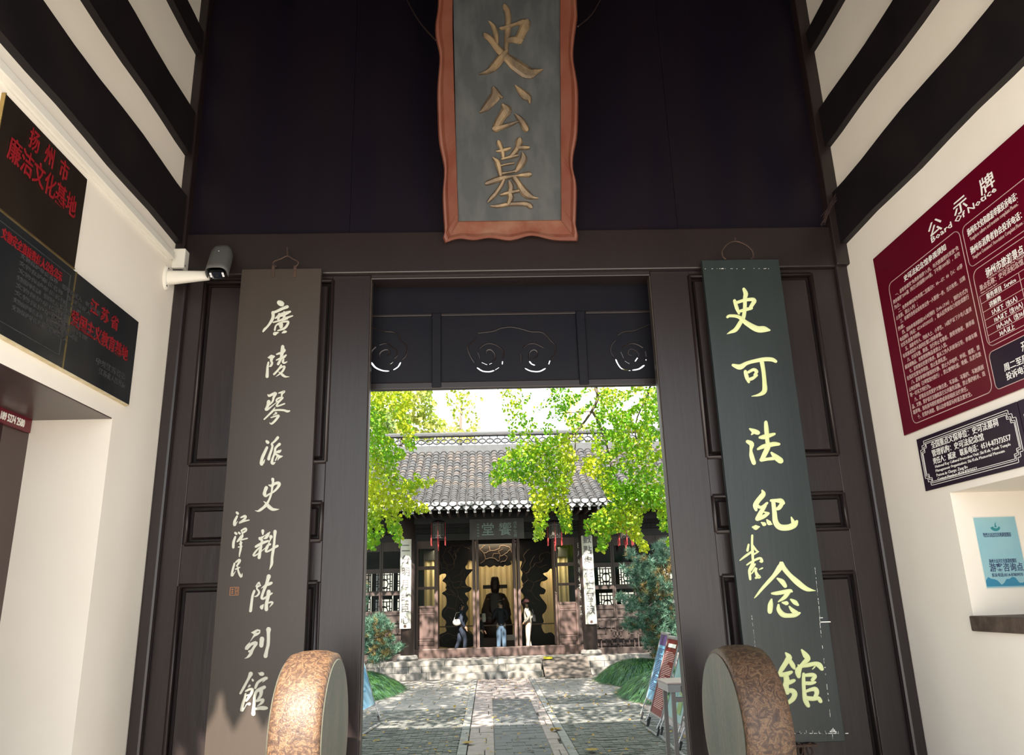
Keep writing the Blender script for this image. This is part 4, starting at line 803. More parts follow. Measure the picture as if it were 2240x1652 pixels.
# stone sill
z0, z1 = aX(2127, 1380, XR).z, 1.93
t = settle(tag(MB().box(XR-.035, XR+.60, -2.5, aX(2121, 1352, XR-.03).y, z0-.0, z1+.004).build('stone_sill', 'sill', bevel=.008), 'brown stone sill projecting under the hatch in the right wall', 'sill'), (XR, -1.7, z0))
mb = MB(); rnd2 = random.Random(4)
for i in range(16): y = -2.4+i*.1; mb.box(XR-.038, XR-.0345, y, y+rnd2.uniform(.04, .09), z1-.004, z1+.006)
mb.build('plaster_smear', 'plastic', t) if False else None

# ------------------------------------------------------------------ unseen tree added before the gate to shade its right half
def leaf_fan(mb, c, s, d, nrm, rng):
    """one fan shaped leaf: stalk end at c, opening along d"""
    d = d.normalized(); side = d.cross(nrm).normalized(); nn = side.cross(d)
    a = c; P = [a+d*s*.42-side*s*.50+nn*s*.09, a+d*s*.76-side*s*.44+nn*s*.04, a+d*s*.95-side*s*.22, a+d*s*.84, a+d*s*.95+side*s*.22, a+d*s*.76+side*s*.44+nn*s*.04, a+d*s*.42+side*s*.50+nn*s*.09]
    mb.add([a]+P, [(0, 1, 2, 3, 4), (0, 4, 5, 6, 7)])
def rdir(rng, down=0.0):
    while True:
        v = Vector((rng.uniform(-1, 1), rng.uniform(-1, 1), rng.uniform(-1, 1)))
        if .05 < v.length < 1: v.normalize(); v.z -= down; return v.normalized()
def blob_leaves(mb, c, rad, n, s, rng):
    for _ in range(n):
        v = rdir(rng)*rng.random()**.4; p = Vector(c)+Vector((v.x*rad[0], v.y*rad[1], v.z*rad[2]))
        leaf_fan(mb, p, s*rng.uniform(.7, 1.2), rdir(rng, .3), rdir(rng), rng)
rg = random.Random(11)
t = thing('added_shade_tree', 'leafy tree added unseen behind the viewer to shade the right half of the gate', 'tree', (3.2, -11, .3))
MB().tube([(3.2, -11, .3), (3.3, -11, 4), (3.0, -10.6, 8)], [.22, .17, .10], 10).build('trunk', 'bark', t, smooth=True)
mb = MB()
for c, r_, n in (((1.7, -8.3, 9.3), (2.25, 1.6, 1.5), 4200),): blob_leaves(mb, c, r_, n, .26, rg)
stuff(mb.build('foliage', 'farleaf2', t))
MB().tube([(3.1, -10.8, 6.5), (2.2, -9.4, 8.6), (1.6, -8.4, 9.4)], [.12, .08, .05], 8).build('limb', 'bark', t)

# ================================================================== THE YARD
yard = struct(MB().box(-30, 30, 4.2, 60, -0.30, -0.035).build('floor', 'mortar'))
struct(MB().box(-30, 30, 4.2, 60, -0.32, -0.30).build('floor', 'soil'))
MB().box(-30, -3.0, 4.2, 60, -0.05, -0.01).build('soil_bed', 'soil', yard); MB().box(3.6, 30, 4.2, 60, -0.05, -0.01).build('soil_bed', 'soil', yard)
struct(MB().box(XL-1, XR+1, 2.6, 4.4, -.3, -.0).build('floor', 'stone'))
rb = random.Random(3)
# brick-on-edge fields left and right, joined (thousands of thin bricks)
mb = MB()
def brickfield(mb, x0, x1, y0, y1):
    y = y0; k = 0
    while y < y1:
        x = x0+(0 if k % 2 else -.10)
        while x < x1:
            a, b = max(x, x0), min(x+.20, x1)
            if b-a > .04:
                z = rb.uniform(-.006, .006); j = .0035
                mb.add([(a+j, y+j, z-.0), (b-j, y+j, z+rb.uniform(-.003, .003)), (b-j, y+.062-j, z), (a+j, y+.062-j, z+rb.uniform(-.003, .003)), (a, y, z-.03), (b, y, z-.03), (b, y+.062, z-.03), (a, y+.062, z-.03)], [(0, 1, 2, 3), (4, 5, 1, 0), (5, 6, 2, 1), (6, 7, 3, 2), (7, 4, 0, 3)])
            x += .203
        y += .066; k += 1
brickfield(mb, -2.75, -.50, 4.4, 11.4); brickfield(mb, 1.24, 3.05, 4.4, 11.0); brickfield(mb, 1.24, 3.05, 11.55, 13.0)
stuff(mb.build('brick_field', 'brick', yard))
def slabs(x0, x1, y0, y1, lx, ly, m, name='paving_slab', jit=.0, h=.0):
    y = y0; row = 0
    while y < y1-.05:
        yb = min(y+ly*rb.uniform(1-jit, 1+jit), y1)
        x = x0-(lx*rb.uniform(.2, .8) if row % 2 else 0); 
        while x < x1-.03:
            xb = min(x+lx*rb.uniform(1-jit, 1+jit), x1); xa = max(x, x0)
            if xb-xa > .05:
                j = .005; z = h+rb.uniform(-.005, .005); c = .012
                q = MB().add([(xa+j, y+j, z-.04), (xb-j, y+j, z-.04), (xb-j, yb-j, z-.04), (xa+j, yb-j, z-.04), (xa+j, y+j, z-.008), (xb-j, y+j, z-.008), (xb-j, yb-j, z-.008), (xa+j, yb-j, z-.008), (xa+c, y+c, z), (xb-c, y+c, z), (xb-c, yb-c, z), (xa+c, yb-c, z)],
                  [(0, 1, 5, 4), (1, 2, 6, 5), (2, 3, 7, 6), (3, 0, 4, 7), (4, 5, 9, 8), (5, 6, 10, 9), (6, 7, 11, 10), (7, 4, 8, 11), (8, 9, 10, 11)])
                q.build(name, m, yard)
            x = xb
        y = yb; row += 1
slabs(-.36, .05, 4.4, 13.0, .62, .52, 'pinkstone', jit=.18); slabs(.88, 1.10, 4.4, 13.0, .40, .50, 'pinkstone', jit=.18)
slabs(.05, .88, 4.4, 12.7, .2767, .2767, 'darktile', 'tile', h=.004)
slabs(-.36, 1.10, 13.0, 17.6, .52, .46, 'pinkstone', jit=.15)
slabs(-3.0, -.50, 11.4, 17.6, .9, .42, 'stone', jit=.15); slabs(1.24, 3.2, 13.0, 17.6, .8, .42, 'stone', jit=.15)
slabs(1.24, 3.05, 11.0, 11.55, .9, .55, 'stone', jit=.1)
slabs(-3.05, -2.75, 4.4, 11.4, .3, .7, 'pinkstone', jit=.1); slabs(3.05, 3.55, 4.4, 17.6, .5, .75, 'pinkstone', jit=.1)
for x in (-.50, 1.10):
    y = 4.4
    while y < 17.5: yb = y+rb.uniform(.9, 1.2); MB().box(x, x+.13, y+.004, min(yb, 17.58)-.004, -.04, .012+rb.uniform(-.003, .003)).build('curb_stone', 'curb', yard, bevel=.004); y = yb
# pale joints between the dark tiles' rows come from a light grout bed
MB().box(.05, .88, 4.4, 12.7, -.036, -.006).build('grout_bed', 'curb', yard)
# fallen leaves
mb = MB(); rg = random.Random(21)
for i in range(620):
    y = 5.5+12*rg.random(); x = rg.uniform(-2.9, 3.3); 
    leaf_fan(mb, Vector((x, y, .018+rg.random()*.012)), rg.uniform(.035, .065), Vector((rg.uniform(-1, 1), rg.uniform(-1, 1), rg.uniform(-.1, .2))), Vector((rg.uniform(-.4, .4), rg.uniform(-.4, .4), 1)), rg)
stuff(tag(mb.build('fallen_leaves', 'fallen'), 'scattered yellow leaves lying over the paved path', 'leaves'))
for i, (px_, py_, lab) in enumerate(((790, 1612, 'curled brown leaf on the bricks beside the blue poster stand'), (1023, 1627, 'large dry brown leaf on the pinkish slabs near the bottom edge'), (1217, 1597, 'dry brown leaf lying by the right kerb'), (1295, 1643, 'pale brown leaf on the right brick paving'))):
    p = aZ(px_, py_, .02); mb = MB()
    for k in range(5): a = k*1.26+i; leaf_fan(mb, p, .10, Vector((math.cos(a), math.sin(a), .25)), Vector((0, 0, 1)), rg)
    settle(tag(mb.build('fallen_leaf', 'fallen'), lab, 'leaf', 'large fallen leaves'), p)
# platform and steps of the hall
plat = struct(MB().box(-9, 10, 18.55, 28, -.3, .45).build('floor', 'stone'))
F1, F2, F3 = 17.6, 18.1, 18.45
def stones(x0, x1, ys, z0, z1, l, m, parent, dep=.5, jit=.2, name='step_stone'):
    x = x0
    while x < x1-.02:
        xb = min(x+l*rb.uniform(1-jit, 1+jit), x1); xb = x1 if x1-xb < l*.35 else xb
        MB().box(x+.004, xb-.004, ys+rb.uniform(-.006, .006), ys+dep, z0, z1+rb.uniform(-.003, .003)).build(name, m, parent, bevel=.01); x = xb
sx0, sx1 = -1.42, 1.52
stones(sx0, sx1, F1, -.05, .165, 1.7, 'stone2', plat, .52); stones(sx0, sx1, F2, -.05, .33, 1.9, 'stone2', plat, .40)
stones(-9, 10, F3, .33, .47, 1.9, 'stone2', plat, 1.35, name='edge_stone'); stones(-9, 10, F3+1.35, .40, .465, 1.1, 'stone2', plat, 6, name='floor_slab')
for x0, x1 in ((-9, sx0), (3.0, 10), (1.52, 3.0)):
    stones(x0, x1, F3-.02, .155, .325, .45, 'stone', plat, .3, name='wall_stone')
    stones(x0, x1, F3-.10, -.05, .150, .62, 'stone', plat, .3, name='wall_stone')
# dark drain mat hung over the lowest step
c0, c1 = aY(1061, 1480, F1-.01), aY(1111, 1480, F1-.01)
t = thing('step_mat', 'dark grey tiled strip laid over the middle of the lowest step', 'mat', ((c0.x+c1.x)/2, F1, 0))
for k in range(4): MB().box(c0.x+(c1.x-c0.x)*k/4+.004, c0.x+(c1.x-c0.x)*(k+1)/4-.004, F1-.03, F1-.012, .0, .175).build('tile', 'darktile', t)
MB().box(c0.x, c1.x, F1-.03, F1+.12, .172, .182).build('tread', 'darktile', t)
# wooden ramp with a yellow sign
ra, rb_ = aZ(1186, 1441, .49), aZ(1288, 1440, .49); rx0_, rx1_ = 1.55, 2.88
t = thing('wooden_ramp', 'weathered plank ramp beside the steps with a yellow sign at its top', 'ramp', (2.2, 17.3, 0))
yA, yB = 17.05, 18.42
for k in range(7):
    u, v = k/7, (k+1)/7; y0, y1, z0, z1 = yA+(yB-yA)*u, yA+(yB-yA)*v-.012, .04+.45*u, .04+.45*v-.004
    MB().add([(rx0_, y0, z0-.035), (rx1_, y0, z0-.035), (rx1_, y1, z1-.035), (rx0_, y1, z1-.035), (rx0_, y0, z0), (rx1_, y0, z0), (rx1_, y1, z1), (rx0_, y1, z1)], [(0, 3, 2, 1), (4, 5, 6, 7), (0, 1, 5, 4), (1, 2, 6, 5), (2, 3, 7, 6), (3, 0, 4, 7)]).build('plank', 'ramp', t, bevel=.004)
for x in (rx0_+.05, rx1_-.1, 2.2): MB().add([(x, yA+.1, 0), (x+.05, yA+.1, 0), (x+.05, yB, 0), (x, yB, 0), (x, yA+.1, .03), (x+.05, yA+.1, .03), (x+.05, yB, .45), (x, yB, .45)], [(0, 3, 2, 1), (4, 5, 6, 7), (0, 1, 5, 4), (1, 2, 6, 5), (2, 3, 7, 6), (3, 0, 4, 7)]).build('stringer', 'ramp', t)
MB().box(1.60, 1.86, 18.20, 18.40, .445, .50).build('yellow_sign', 'yellow', t)
# ================================================================== THE HALL
YF = 19.8; HZ = 0.47
hall = thing('memorial_hall', 'long dark timber hall with a grey tiled roof across the courtyard', 'building', (.3, YF, HZ))
zY = lambda x, y, Y=YF: aY(x, y, Y).z
xY = lambda x, Y=YF, y=1300: aY(x, y, Y).x
# threshold
th0, th1 = zY(1085, 1433, YF-.12), zY(1085, 1416, YF-.12)
MB().box(xY(896), xY(1277), YF-.14, YF+.10, HZ, th1).build('threshold', 'pinkwood', hall, bevel=.015)
# timber columns
CX = [-8.1, -2.50, 3.12, 8.7]
for x in CX:
    MB().lathe((x, 19.0, HZ), [(.30, 0), (.33, .06), (.30, .14), (.24, .16)], 24).build('column_base', 'stone', hall, smooth=False)
    MB().lathe((x, 19.0, HZ+.12), [(.215, 0), (.215, 2.4), (.205, 4.3)], 24).build('column', 'hallwood', hall, smooth=True)
zdt = zY(1085, 1180)       # door head
def frame_bar(x0, x1, z0, z1, m='hallwood', y0=YF-.05, y1=YF+.07, name='frame_bar', bev=.006): return MB().box(min(x0, x1), max(x0, x1), y0, y1, z0, z1).build(name, m, hall, bevel=bev)
frame_bar(-8.2, 8.8, zdt, zdt+.22, 'halldark', name='lintel'); frame_bar(-8.2, 8.8, 4.50, 5.3, 'halldark', name='frieze_beam')
frame_bar(-8.2, 8.8, 4.55, 4.85, 'halldark', 18.9, 19.12, name='eave_beam')
# fret band between lintel and frieze
mb = MB(); zA, zB = zdt+.22, 4.50; n = 120
for i in range(n): x = -8.1+i*.14; mb.box(x, x+.022, YF-.02, YF+.02, zA, zB)
for k in range(1, 5): z = zA+(zB-zA)*k/5; mb.box(-8.1, 8.7, YF-.025, YF+.025, z-.012, z+.012)
stuff(mb.build('fret_band', 'halldark', hall)); MB().box(-8.1, 8.7, YF+.05, YF+.07, zA, zB).build('fret_backing', 'carve', hall)
def door_leaf(x0, x1, name='door_leaf', low=True):
    """glazed leaf: stiles, rails, three panes, belt panel, long panel, bottom panel"""
    za, z1 = th1, zdt; H = [zY(935, y) for y in (1413, 1403, 1399, 1345, 1341, 1331, 1326, 1290, 1284, 1247, 1239, 1201, 1190)]
    w = .055; lf = MB()
    lf.box(x0, x0+w, YF-.03, YF+.03, za, z1); lf.box(x1-w, x1, YF-.03, YF+.03, za, z1)
    for a, b in ((za, H[0]), (H[1], H[2]), (H[3], H[4]), (H[5], H[6]), (H[7], H[8]), (H[9], H[10]), (H[11], z1)): lf.box(x0+w, x1-w, YF-.025, YF+.025, a, b)
    o = lf.build(name, 'pinkwood', hall, bevel=.004)
    for a, b in ((H[0], H[1]), (H[2], H[3]), (H[4], H[5])): MB().add([(x0+w, YF, a), (x1-w, YF, a), (x1-w, YF, b), (x0+w, YF, b), (x0+w+.03, YF-.015, a+.02), (x1-w-.03, YF-.015, a+.02), (x1-w-.03, YF-.015, b-.02), (x0+w+.03, YF-.015, b-.02)], [(4, 5, 6, 7), (0, 1, 5, 4), (1, 2, 6, 5), (2, 3, 7, 6), (3, 0, 4, 7)]).build('panel', 'pinkwood', o)
    for a, b in ((H[6], H[7]), (H[8], H[9]), (H[10], H[11])): MB().box(x0+w, x1-w, YF-.003, YF+.003, a, b).build('pane', 'clearglass', o)
    return o
door_leaf(xY(911), xY(954)); door_leaf(xY(1219), xY(1262))
# open leaves folded inwards, seen edge on
for px0, px1 in ((954, 958), (1034, 1040), (1042, 1048), (1124, 1130), (1133, 1139), (1214, 1218)):
    x0, x1 = xY(px0), xY(px1); x0, x1 = (x0, x1) if x1-x0 < .09 else (x0, x1)
    o = MB().box(x0, x1, YF-.04, YF+.80, th1, zdt).build('folded_leaf', 'pinkwood', hall, bevel=.006)
# frame posts beside the leaves
frame_bar(xY(898), xY(911), th1, zdt, 'halldark'); frame_bar(xY(1262), xY(1279), th1-.2, zdt, 'hallwood')
frame_bar(xY(897), xY(899), HZ, zdt); frame_bar(xY(1279), xY(1283), HZ, zdt)
# side bays: low panelled wall, windows, window lattice, balustrade in front
def side_bay(x0, x1, n):
    zs = [zY(1370, y) for y in (1330, 1322, 1288, 1278, 1240, 1230, 1193)]
    w = (x1-x0)/n
    MB().box(x0, x1, YF-.0, YF+.06, HZ, zs[0]-.55).build('dado', 'hallwood', hall)
    for i in range(n):
        a, b = x0+i*w, x0+(i+1)*w; lf = MB(); s = .06
        lf.box(a+.004, a+s, YF-.04, YF+.04, HZ+.2, zdt); lf.box(b-s, b-.004, YF-.04, YF+.04, HZ+.2, zdt)
        for p, q in ((HZ+.2, HZ+.3), (zs[0]-.60, zs[0]-.55), (zs[0]-.28, zs[0]-.22), (zs[0]-.02, zs[1]), (zs[2], zs[3]), (zs[4], zs[5]), (zs[6], zdt)): lf.box(a+s, b-s, YF-.035, YF+.035, p, q)
        lf.box(a+s, b-s, YF-.01, YF+.02, zs[0]-.55, zs[0]-.02)
        o = lf.build('window', 'hallwood', hall, bevel=.005)
        for p, q in ((zs[1], zs[2]), (zs[3], zs[4]), (zs[5], zs[6])): MB().box(a+s, b-s, YF-.003, YF+.003, p, q).build('pane', 'clearglass', o)
side_bay(-7.85, -2.72, 7); side_bay(3.35, 8.45, 7)
def balustrade(x0, x1):
    y0, y1 = 19.10, 19.16; zt_, zb_ = zY(1365, 1352, 19.1), HZ+.02; mb = MB(); s = .030
    t = MB().box(x0, x1, y0-.02, y1+.02, zt_-.07, zt_).build('balustrade', 'hallwood', hall, bevel=.01)
    MB().box(x0, x1, y0-.02, y1+.02, HZ, zb_+.16).build('bottom_board', 'hallwood', t, bevel=.006)
    zlo, zhi = zb_+.16, zt_-.07; H = zhi-zlo; w = 1.05; n = int((x1-x0)/w); w = (x1-x0)/n
    def seg(a, b, c, d): mb.box(min(a, c)-s/2, max(a, c)+s/2, y0, y1, min(b, d)-s/2, max(b, d)+s/2)
    for i in range(n):
        X = lambda u: x0+(i+u)*w; Z = lambda v: zlo+H*v
        for a, b, c, d in ((0, .5, .22, .5), (.22, .5, .22, .75), (.22, .75, .08, .75), (.08, .75, .08, 1), (.36, 1, .36, .62), (.36, .62, .64, .62), (.64, .62, .64, 1), (.5, .62, .5, .1), (.5, .1, .5, 0), (.1, .3, .36, .3), (.36, .3, .36, .12), (.64, .3, .64, .12), (.64, .3, .9, .3), (.1, .3, .1, .0), (.9, .3, .9, 0), (.36, .12, .64, .12), (.78, .5, 1, .5), (.78, .5, .78, .75), (.78, .75, .92, .75), (.92, .75, .92, 1), (.22, .3, .22, .14), (.78, .3, .78, .14), (0, .0, 0, 1), (.42, .42, .58, .42), (.42, .42, .42, .55), (.58, .42, .58, .55)):
            seg(X(a), Z(b), X(c), Z(d))
        mb.lathe((X(.5), (y0+y1)/2, Z(.48)), [(.001, -.05), (.045, 0), (.001, .05)], 6)
    stuff(mb.build('fretwork', 'hallwood', t))
balustrade(-7.9, -2.72); balustrade(3.34, 8.5)
# hall interior: dark walls and ceiling, rear windows with lattice in front of a sunlit garden wall
YB = 26.2
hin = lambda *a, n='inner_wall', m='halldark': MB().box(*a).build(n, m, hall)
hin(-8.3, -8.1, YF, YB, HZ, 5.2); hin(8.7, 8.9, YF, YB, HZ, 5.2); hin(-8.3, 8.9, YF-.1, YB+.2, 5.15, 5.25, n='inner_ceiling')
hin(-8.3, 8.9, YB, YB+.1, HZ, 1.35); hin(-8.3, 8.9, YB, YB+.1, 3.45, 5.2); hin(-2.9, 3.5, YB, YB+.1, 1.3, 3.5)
mbl = MB()
def lattice(x0, x1, z0, z1):
    s = .018; W_, H_ = x1-x0, z1-z0
    B = lambda a, b, c, d: mbl.box(min(a, c)-s, max(a, c)+s, YB, YB+.05, min(b, d)-s, max(b, d)+s)
    X = lambda u: x0+W_*u; Z = lambda v: z0+H_*v
    for a, b, c, d in ((0, 0, 1, 0), (0, 1, 1, 1), (0, 0, 0, 1), (1, 0, 1, 1), (.14, 0, .14, 1), (.86, 0, .86, 1), (0, .12, 1, .12), (0, .88, 1, .88), (.5, 0, .5, 1), (.32, .12, .32, .35), (.68, .12, .68, .35), (.32, .65, .32, .88), (.68, .65, .68, .88), (0, .5, .25, .5), (.75, .5, 1, .5), (.14, .3, .3, .3), (.7, .3, .86, .3), (.14, .7, .3, .7), (.7, .7, .86, .7), (0, .4, .14, .4), (0, .6, .14, .6), (.86, .4, 1, .4), (.86, .6, 1, .6), (.32, .35, .68, .35), (.32, .65, .68, .65)):
        B(X(a), Z(b), X(c), Z(d))
    P = [(X(.5)+W_*.24*math.cos(k*math.pi/8), YB+.02, Z(.5)+H_*.2*math.sin(k*math.pi/8)) for k in range(17)]; mbl.tube(P, .022, 5)
for x0, x1 in ((-8.1, -2.9), (3.5, 8.7)):
    n = 6; w_ = (x1-x0)/n
    for i in range(n):
        a, b = x0+i*w_+.10, x0+(i+1)*w_-.10
        for z0, z1 in ((1.42, 2.35), (2.47, 3.40)): lattice(a, b, z0, z1)
        hin(x0+i*w_-.05, x0+i*w_+.10, YB-.02, YB+.08, 1.3, 3.5, n='rear_stile')
        hin(a, b, YB-.01, YB+.07, 2.35, 2.47, n='rear_rail')
stuff(mbl.build('window_lattice', 'halldark', hall))
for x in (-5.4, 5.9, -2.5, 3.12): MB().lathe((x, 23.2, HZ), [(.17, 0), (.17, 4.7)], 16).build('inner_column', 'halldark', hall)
# curtain: pleats
cp0 = aY(900, 1300, 24.4).x; cp1 = aY(1262, 1300, 24.4).x
mb = MB(); n = 260; vs = []
for i in range(n+1):
    x = cp0+(cp1-cp0)*i/n; y = 24.45+.045*math.sin(i*.72)+.02*math.sin(i*.29+1); vs += [(x, y, HZ), (x, y, zY(1085, 1215, 24.4))]
mb.add(vs, [(2*i, 2*i+2, 2*i+3, 2*i+1) for i in range(n)])
tag(mb.build('pleated_curtain', 'curtain', smooth=True), 'cream pleated curtain hung behind the statue inside the hall', 'curtain')
hin(-2.5, 3.12, 24.3, 24.6, zY(1085, 1222, 24.4), 5.2)
# ------------------------------------------------------------------ roof: eave, pan bed, cover tiles, ridge
E0 = Vector((0, 17.5, 4.98)); E1 = Vector((0, 22.5, 7.62)); xr0, xr1 = -9.2, 9.8
def slope(u):     # gentle hollow in the middle
    p = E0.lerp(E1, u); p.z -= .22*math.sin(math.pi*u); return p
roof = MB(); N = 12
for i in range(N):
    a, b = slope(i/N), slope((i+1)/N)
    roof.add([(xr0, a.y, a.z-.06), (xr1, a.y, a.z-.06), (xr1, b.y, b.z-.06), (xr0, b.y, b.z-.06), (xr0, a.y, a.z-.16), (xr1, a.y, a.z-.16), (xr1, b.y, b.z-.16), (xr0, b.y, b.z-.16)], [(0, 1, 2, 3), (7, 6, 5, 4), (0, 4, 5, 1)])
roof.add([(xr0, 22.5, 7.5), (xr1, 22.5, 7.5), (xr1, 27.6, 4.9), (xr0, 27.6, 4.9)], [(0, 1, 2, 3)])
roof = roof.build('roof', 'roofpan', hall)
PIT_ = .268; ncol = int((xr1-xr0)/PIT_); nrow = 23
# cover tile meshes (one lower edge raised), shared
def tile_mesh(L):
    mb = MB(); n = 8; rr = []
    for v, r_, dz in ((0, .112, .012), (L+.03, .099, -.012)):
        rr.append([Vector((r_*math.cos(math.pi*k/n), v, r_*.78*math.sin(math.pi*k/n)+dz)) for k in range(n+1)])
    for k in range(n): mb.add([rr[0][k], rr[0][k+1], rr[1][k+1], rr[1][k]], [(0, 1, 2, 3)])
    inn = [Vector((p.x*.86, p.y, p.z*.70)) for p in rr[0]]
    for k in range(n): mb.add([inn[k], inn[k+1], rr[0][k+1], rr[0][k]], [(0, 1, 2, 3)])
    return mb
Ls = (slope(1)-slope(0)).length/nrow; tm = tile_mesh(Ls).mesh('tile', 'rooftile')
rt_ = random.Random(9); stf = MB(); count = 0; proto = tile_mesh(Ls)
for r_ in range(nrow):
    u = r_/nrow; p, q = slope(u), slope(u+1/nrow); ang = math.atan2(q.z-p.z, q.y-p.y)
    for c in range(ncol):
        x = xr0+(c+.5)*PIT_
        vis = -3.4 < x < 6.0
        jx, jz = rt_.uniform(-.010, .010), rt_.uniform(-.006, .010)
        if vis and r_ < 8 and count < 298:
            o = bpy.data.objects.new('tile', tm); COL.objects.link(o); o.parent = roof; o.location = Vector((x+jx, p.y, p.z-.03+jz))-hall.location; o.rotation_euler = (ang, 0, rt_.uniform(-.03, .03)); count += 1
        else:
            mt = Matrix.Translation((x+jx, p.y, p.z-.03+jz)) @ Matrix.Rotation(ang, 4, 'X')
            stf.add([mt @ v for v in proto.v], proto.f)
stuff(stf.build('upper_tiles', 'rooftile', roof))
# pan tile lips in the valleys, one strip each row
mb = MB()
for r_ in range(nrow*2):
    p = slope(r_/(nrow*2))
    for c in range(ncol): x = xr0+c*PIT_; mb.add([(x-.06, p.y, p.z-.035), (x+.06, p.y, p.z-.035), (x+.06, p.y+.10, p.z-.012), (x-.06, p.y+.10, p.z-.012), (x-.06, p.y, p.z-.055), (x+.06, p.y, p.z-.055)], [(0, 1, 2, 3), (4, 5, 1, 0)])
stuff(mb.build('pan_tiles', 'roofpan', roof))
# eave ends: upturned fan ends on the covers, pointed drips on the pans, pale rafter ends
def fan_mesh():
    mb = MB(); P = [Vector((.105*math.cos(math.pi*k/10), 0, -.075*math.sin(math.pi*k/10))) for k in range(11)]; P = [Vector((-.105, 0, .035))]+P[::-1]+[Vector((.105, 0, .035)), Vector((.06, 0, .055)), Vector((-.06, 0, .055))]
    mb.prism([p+Vector((0, .0, 0)) for p in P], (0, .018, 0)); return mb.mesh('eave_end_tile', 'tileend')
def drip_mesh():
    mb = MB(); P = [(-.11, 0, .0), (-.085, 0, -.065), (-.03, 0, -.105), (0, 0, -.135), (.03, 0, -.105), (.085, 0, -.065), (.11, 0, 0)]; mb.prism(P, (0, .018, 0)); return mb.mesh('drip_tile', 'tileend')
fm, dm = fan_mesh(), drip_mesh(); p = slope(0)
for c in range(ncol):
    x = xr0+(c+.5)*PIT_
    if not -4 < x < 6.6: continue
    for m_, nm, dx, dz in ((fm, 'eave_end_tile', 0, .02), (dm, 'drip_tile', PIT_/2, -.055)):
        o = bpy.data.objects.new(nm, m_); COL.objects.link(o); o.parent = roof; o.location = Vector((x+dx+rt_.uniform(-.008, .008), p.y-.03-(.0 if dx else .03), p.z+dz+rt_.uniform(-.008, .008)))-hall.location; o.rotation_euler = (R(-18), R(rt_.uniform(-5, 5)), 0)
    MB().box(x+PIT_/2-.04, x+PIT_/2+.03, p.y+.02, p.y+1.5, p.z-.26, p.z-.17).build('rafter', 'paleframe' if False else 'hallwood', roof)
    MB().box(x+PIT_/2-.04, x+PIT_/2+.03, p.y+.005, p.y+.02, p.z-.26, p.z-.17).build('rafter_end', 'tileend', roof)
MB().box(xr0, xr1, p.y+.04, p.y+.07, p.z-.17, p.z-.10).build('eave_board', 'hallwood', roof)
MB().add([(xr0, 17.56, 4.80), (xr1, 17.56, 4.80), (xr1, 19.9, 5.15), (xr0, 19.9, 5.15)], [(0, 1, 2, 3)]).build('eave_soffit', 'halldark', roof)
# ridge: plinth, pierced row, coping
zr0 = 7.58; yr = 22.5
MB().box(xr0, xr1, yr-.22, yr+.22, zr0-.12, zr0+.14).build('ridge_base', 'ridge', roof); MB().box(xr0, xr1, yr-.12, yr+.12, zr0+.14, zr0+.20).build('ridge_course', 'ridge', roof)
zt_ = zr0+.56; MB().box(xr0, xr1, yr-.14, yr+.14, zt_, zt_+.06).build('coping_course', 'roofpan', roof, bevel=.01); MB().box(xr0, xr1, yr-.10, yr+.10, zt_+.06, zt_+.15).build('coping', 'ridge', roof, bevel=.02)
cnt = 0
tm2 = MB(); P = [(.13*math.cos(math.pi*k/8), yr*0, .085*math.sin(math.pi*k/8)) for k in range(9)]; tm2.tube(P, .030, 5); tm2.box(-.02, .02, -.02, .02, .08, .17); tm2.box(-.02, .02, -.02, .02, -.17, 0); tm2.tube([(a, b, -c) for a, b, c in P], .030, 5)
rm = tm2.mesh('ridge_fret_tile', 'ridge')
x = -4.4
while x < 7.4:
    o = bpy.data.objects.new('ridge_fret_tile', rm); COL.objects.link(o); o.parent = roof; o.location = Vector((x, yr, zr0+.37))-hall.location; o.scale = (1, 2.5, 1); x += .285
# ------------------------------------------------------------------ things hung on the hall
def hall_board(name, label, cx, y, w, z0, z1, m, curve=.0):
    t = thing(name, label, 'board', (cx, y, z0)); mb = MB(); n = 8; F = []; 
    for k in range(n+1):
        u = -1+2*k/n; F.append((cx+u*w/2, y+curve*u*u))
    for (xa, ya), (xb, yb) in zip(F[:-1], F[1:]): mb.add([(xa, ya, z0), (xb, yb, z0), (xb, yb, z1), (xa, ya, z1), (xa, ya+.03, z0), (xb, yb+.03, z0), (xb, yb+.03, z1), (xa, ya+.03, z1)], [(0, 1, 2, 3), (7, 6, 5, 4), (4, 5, 1, 0), (3, 2, 6, 7)])
    mb.add([(F[0][0], F[0][1], z0), (F[0][0], F[0][1]+.03, z0), (F[0][0], F[0][1]+.03, z1), (F[0][0], F[0][1], z1)], [(0, 1, 2, 3)]); mb.add([(F[-1][0], F[-1][1], z0), (F[-1][0], F[-1][1]+.03, z0), (F[-1][0], F[-1][1]+.03, z1), (F[-1][0], F[-1][1], z1)], [(3, 2, 1, 0)])
    mb.build('board', m, t); return t
YC = 18.72
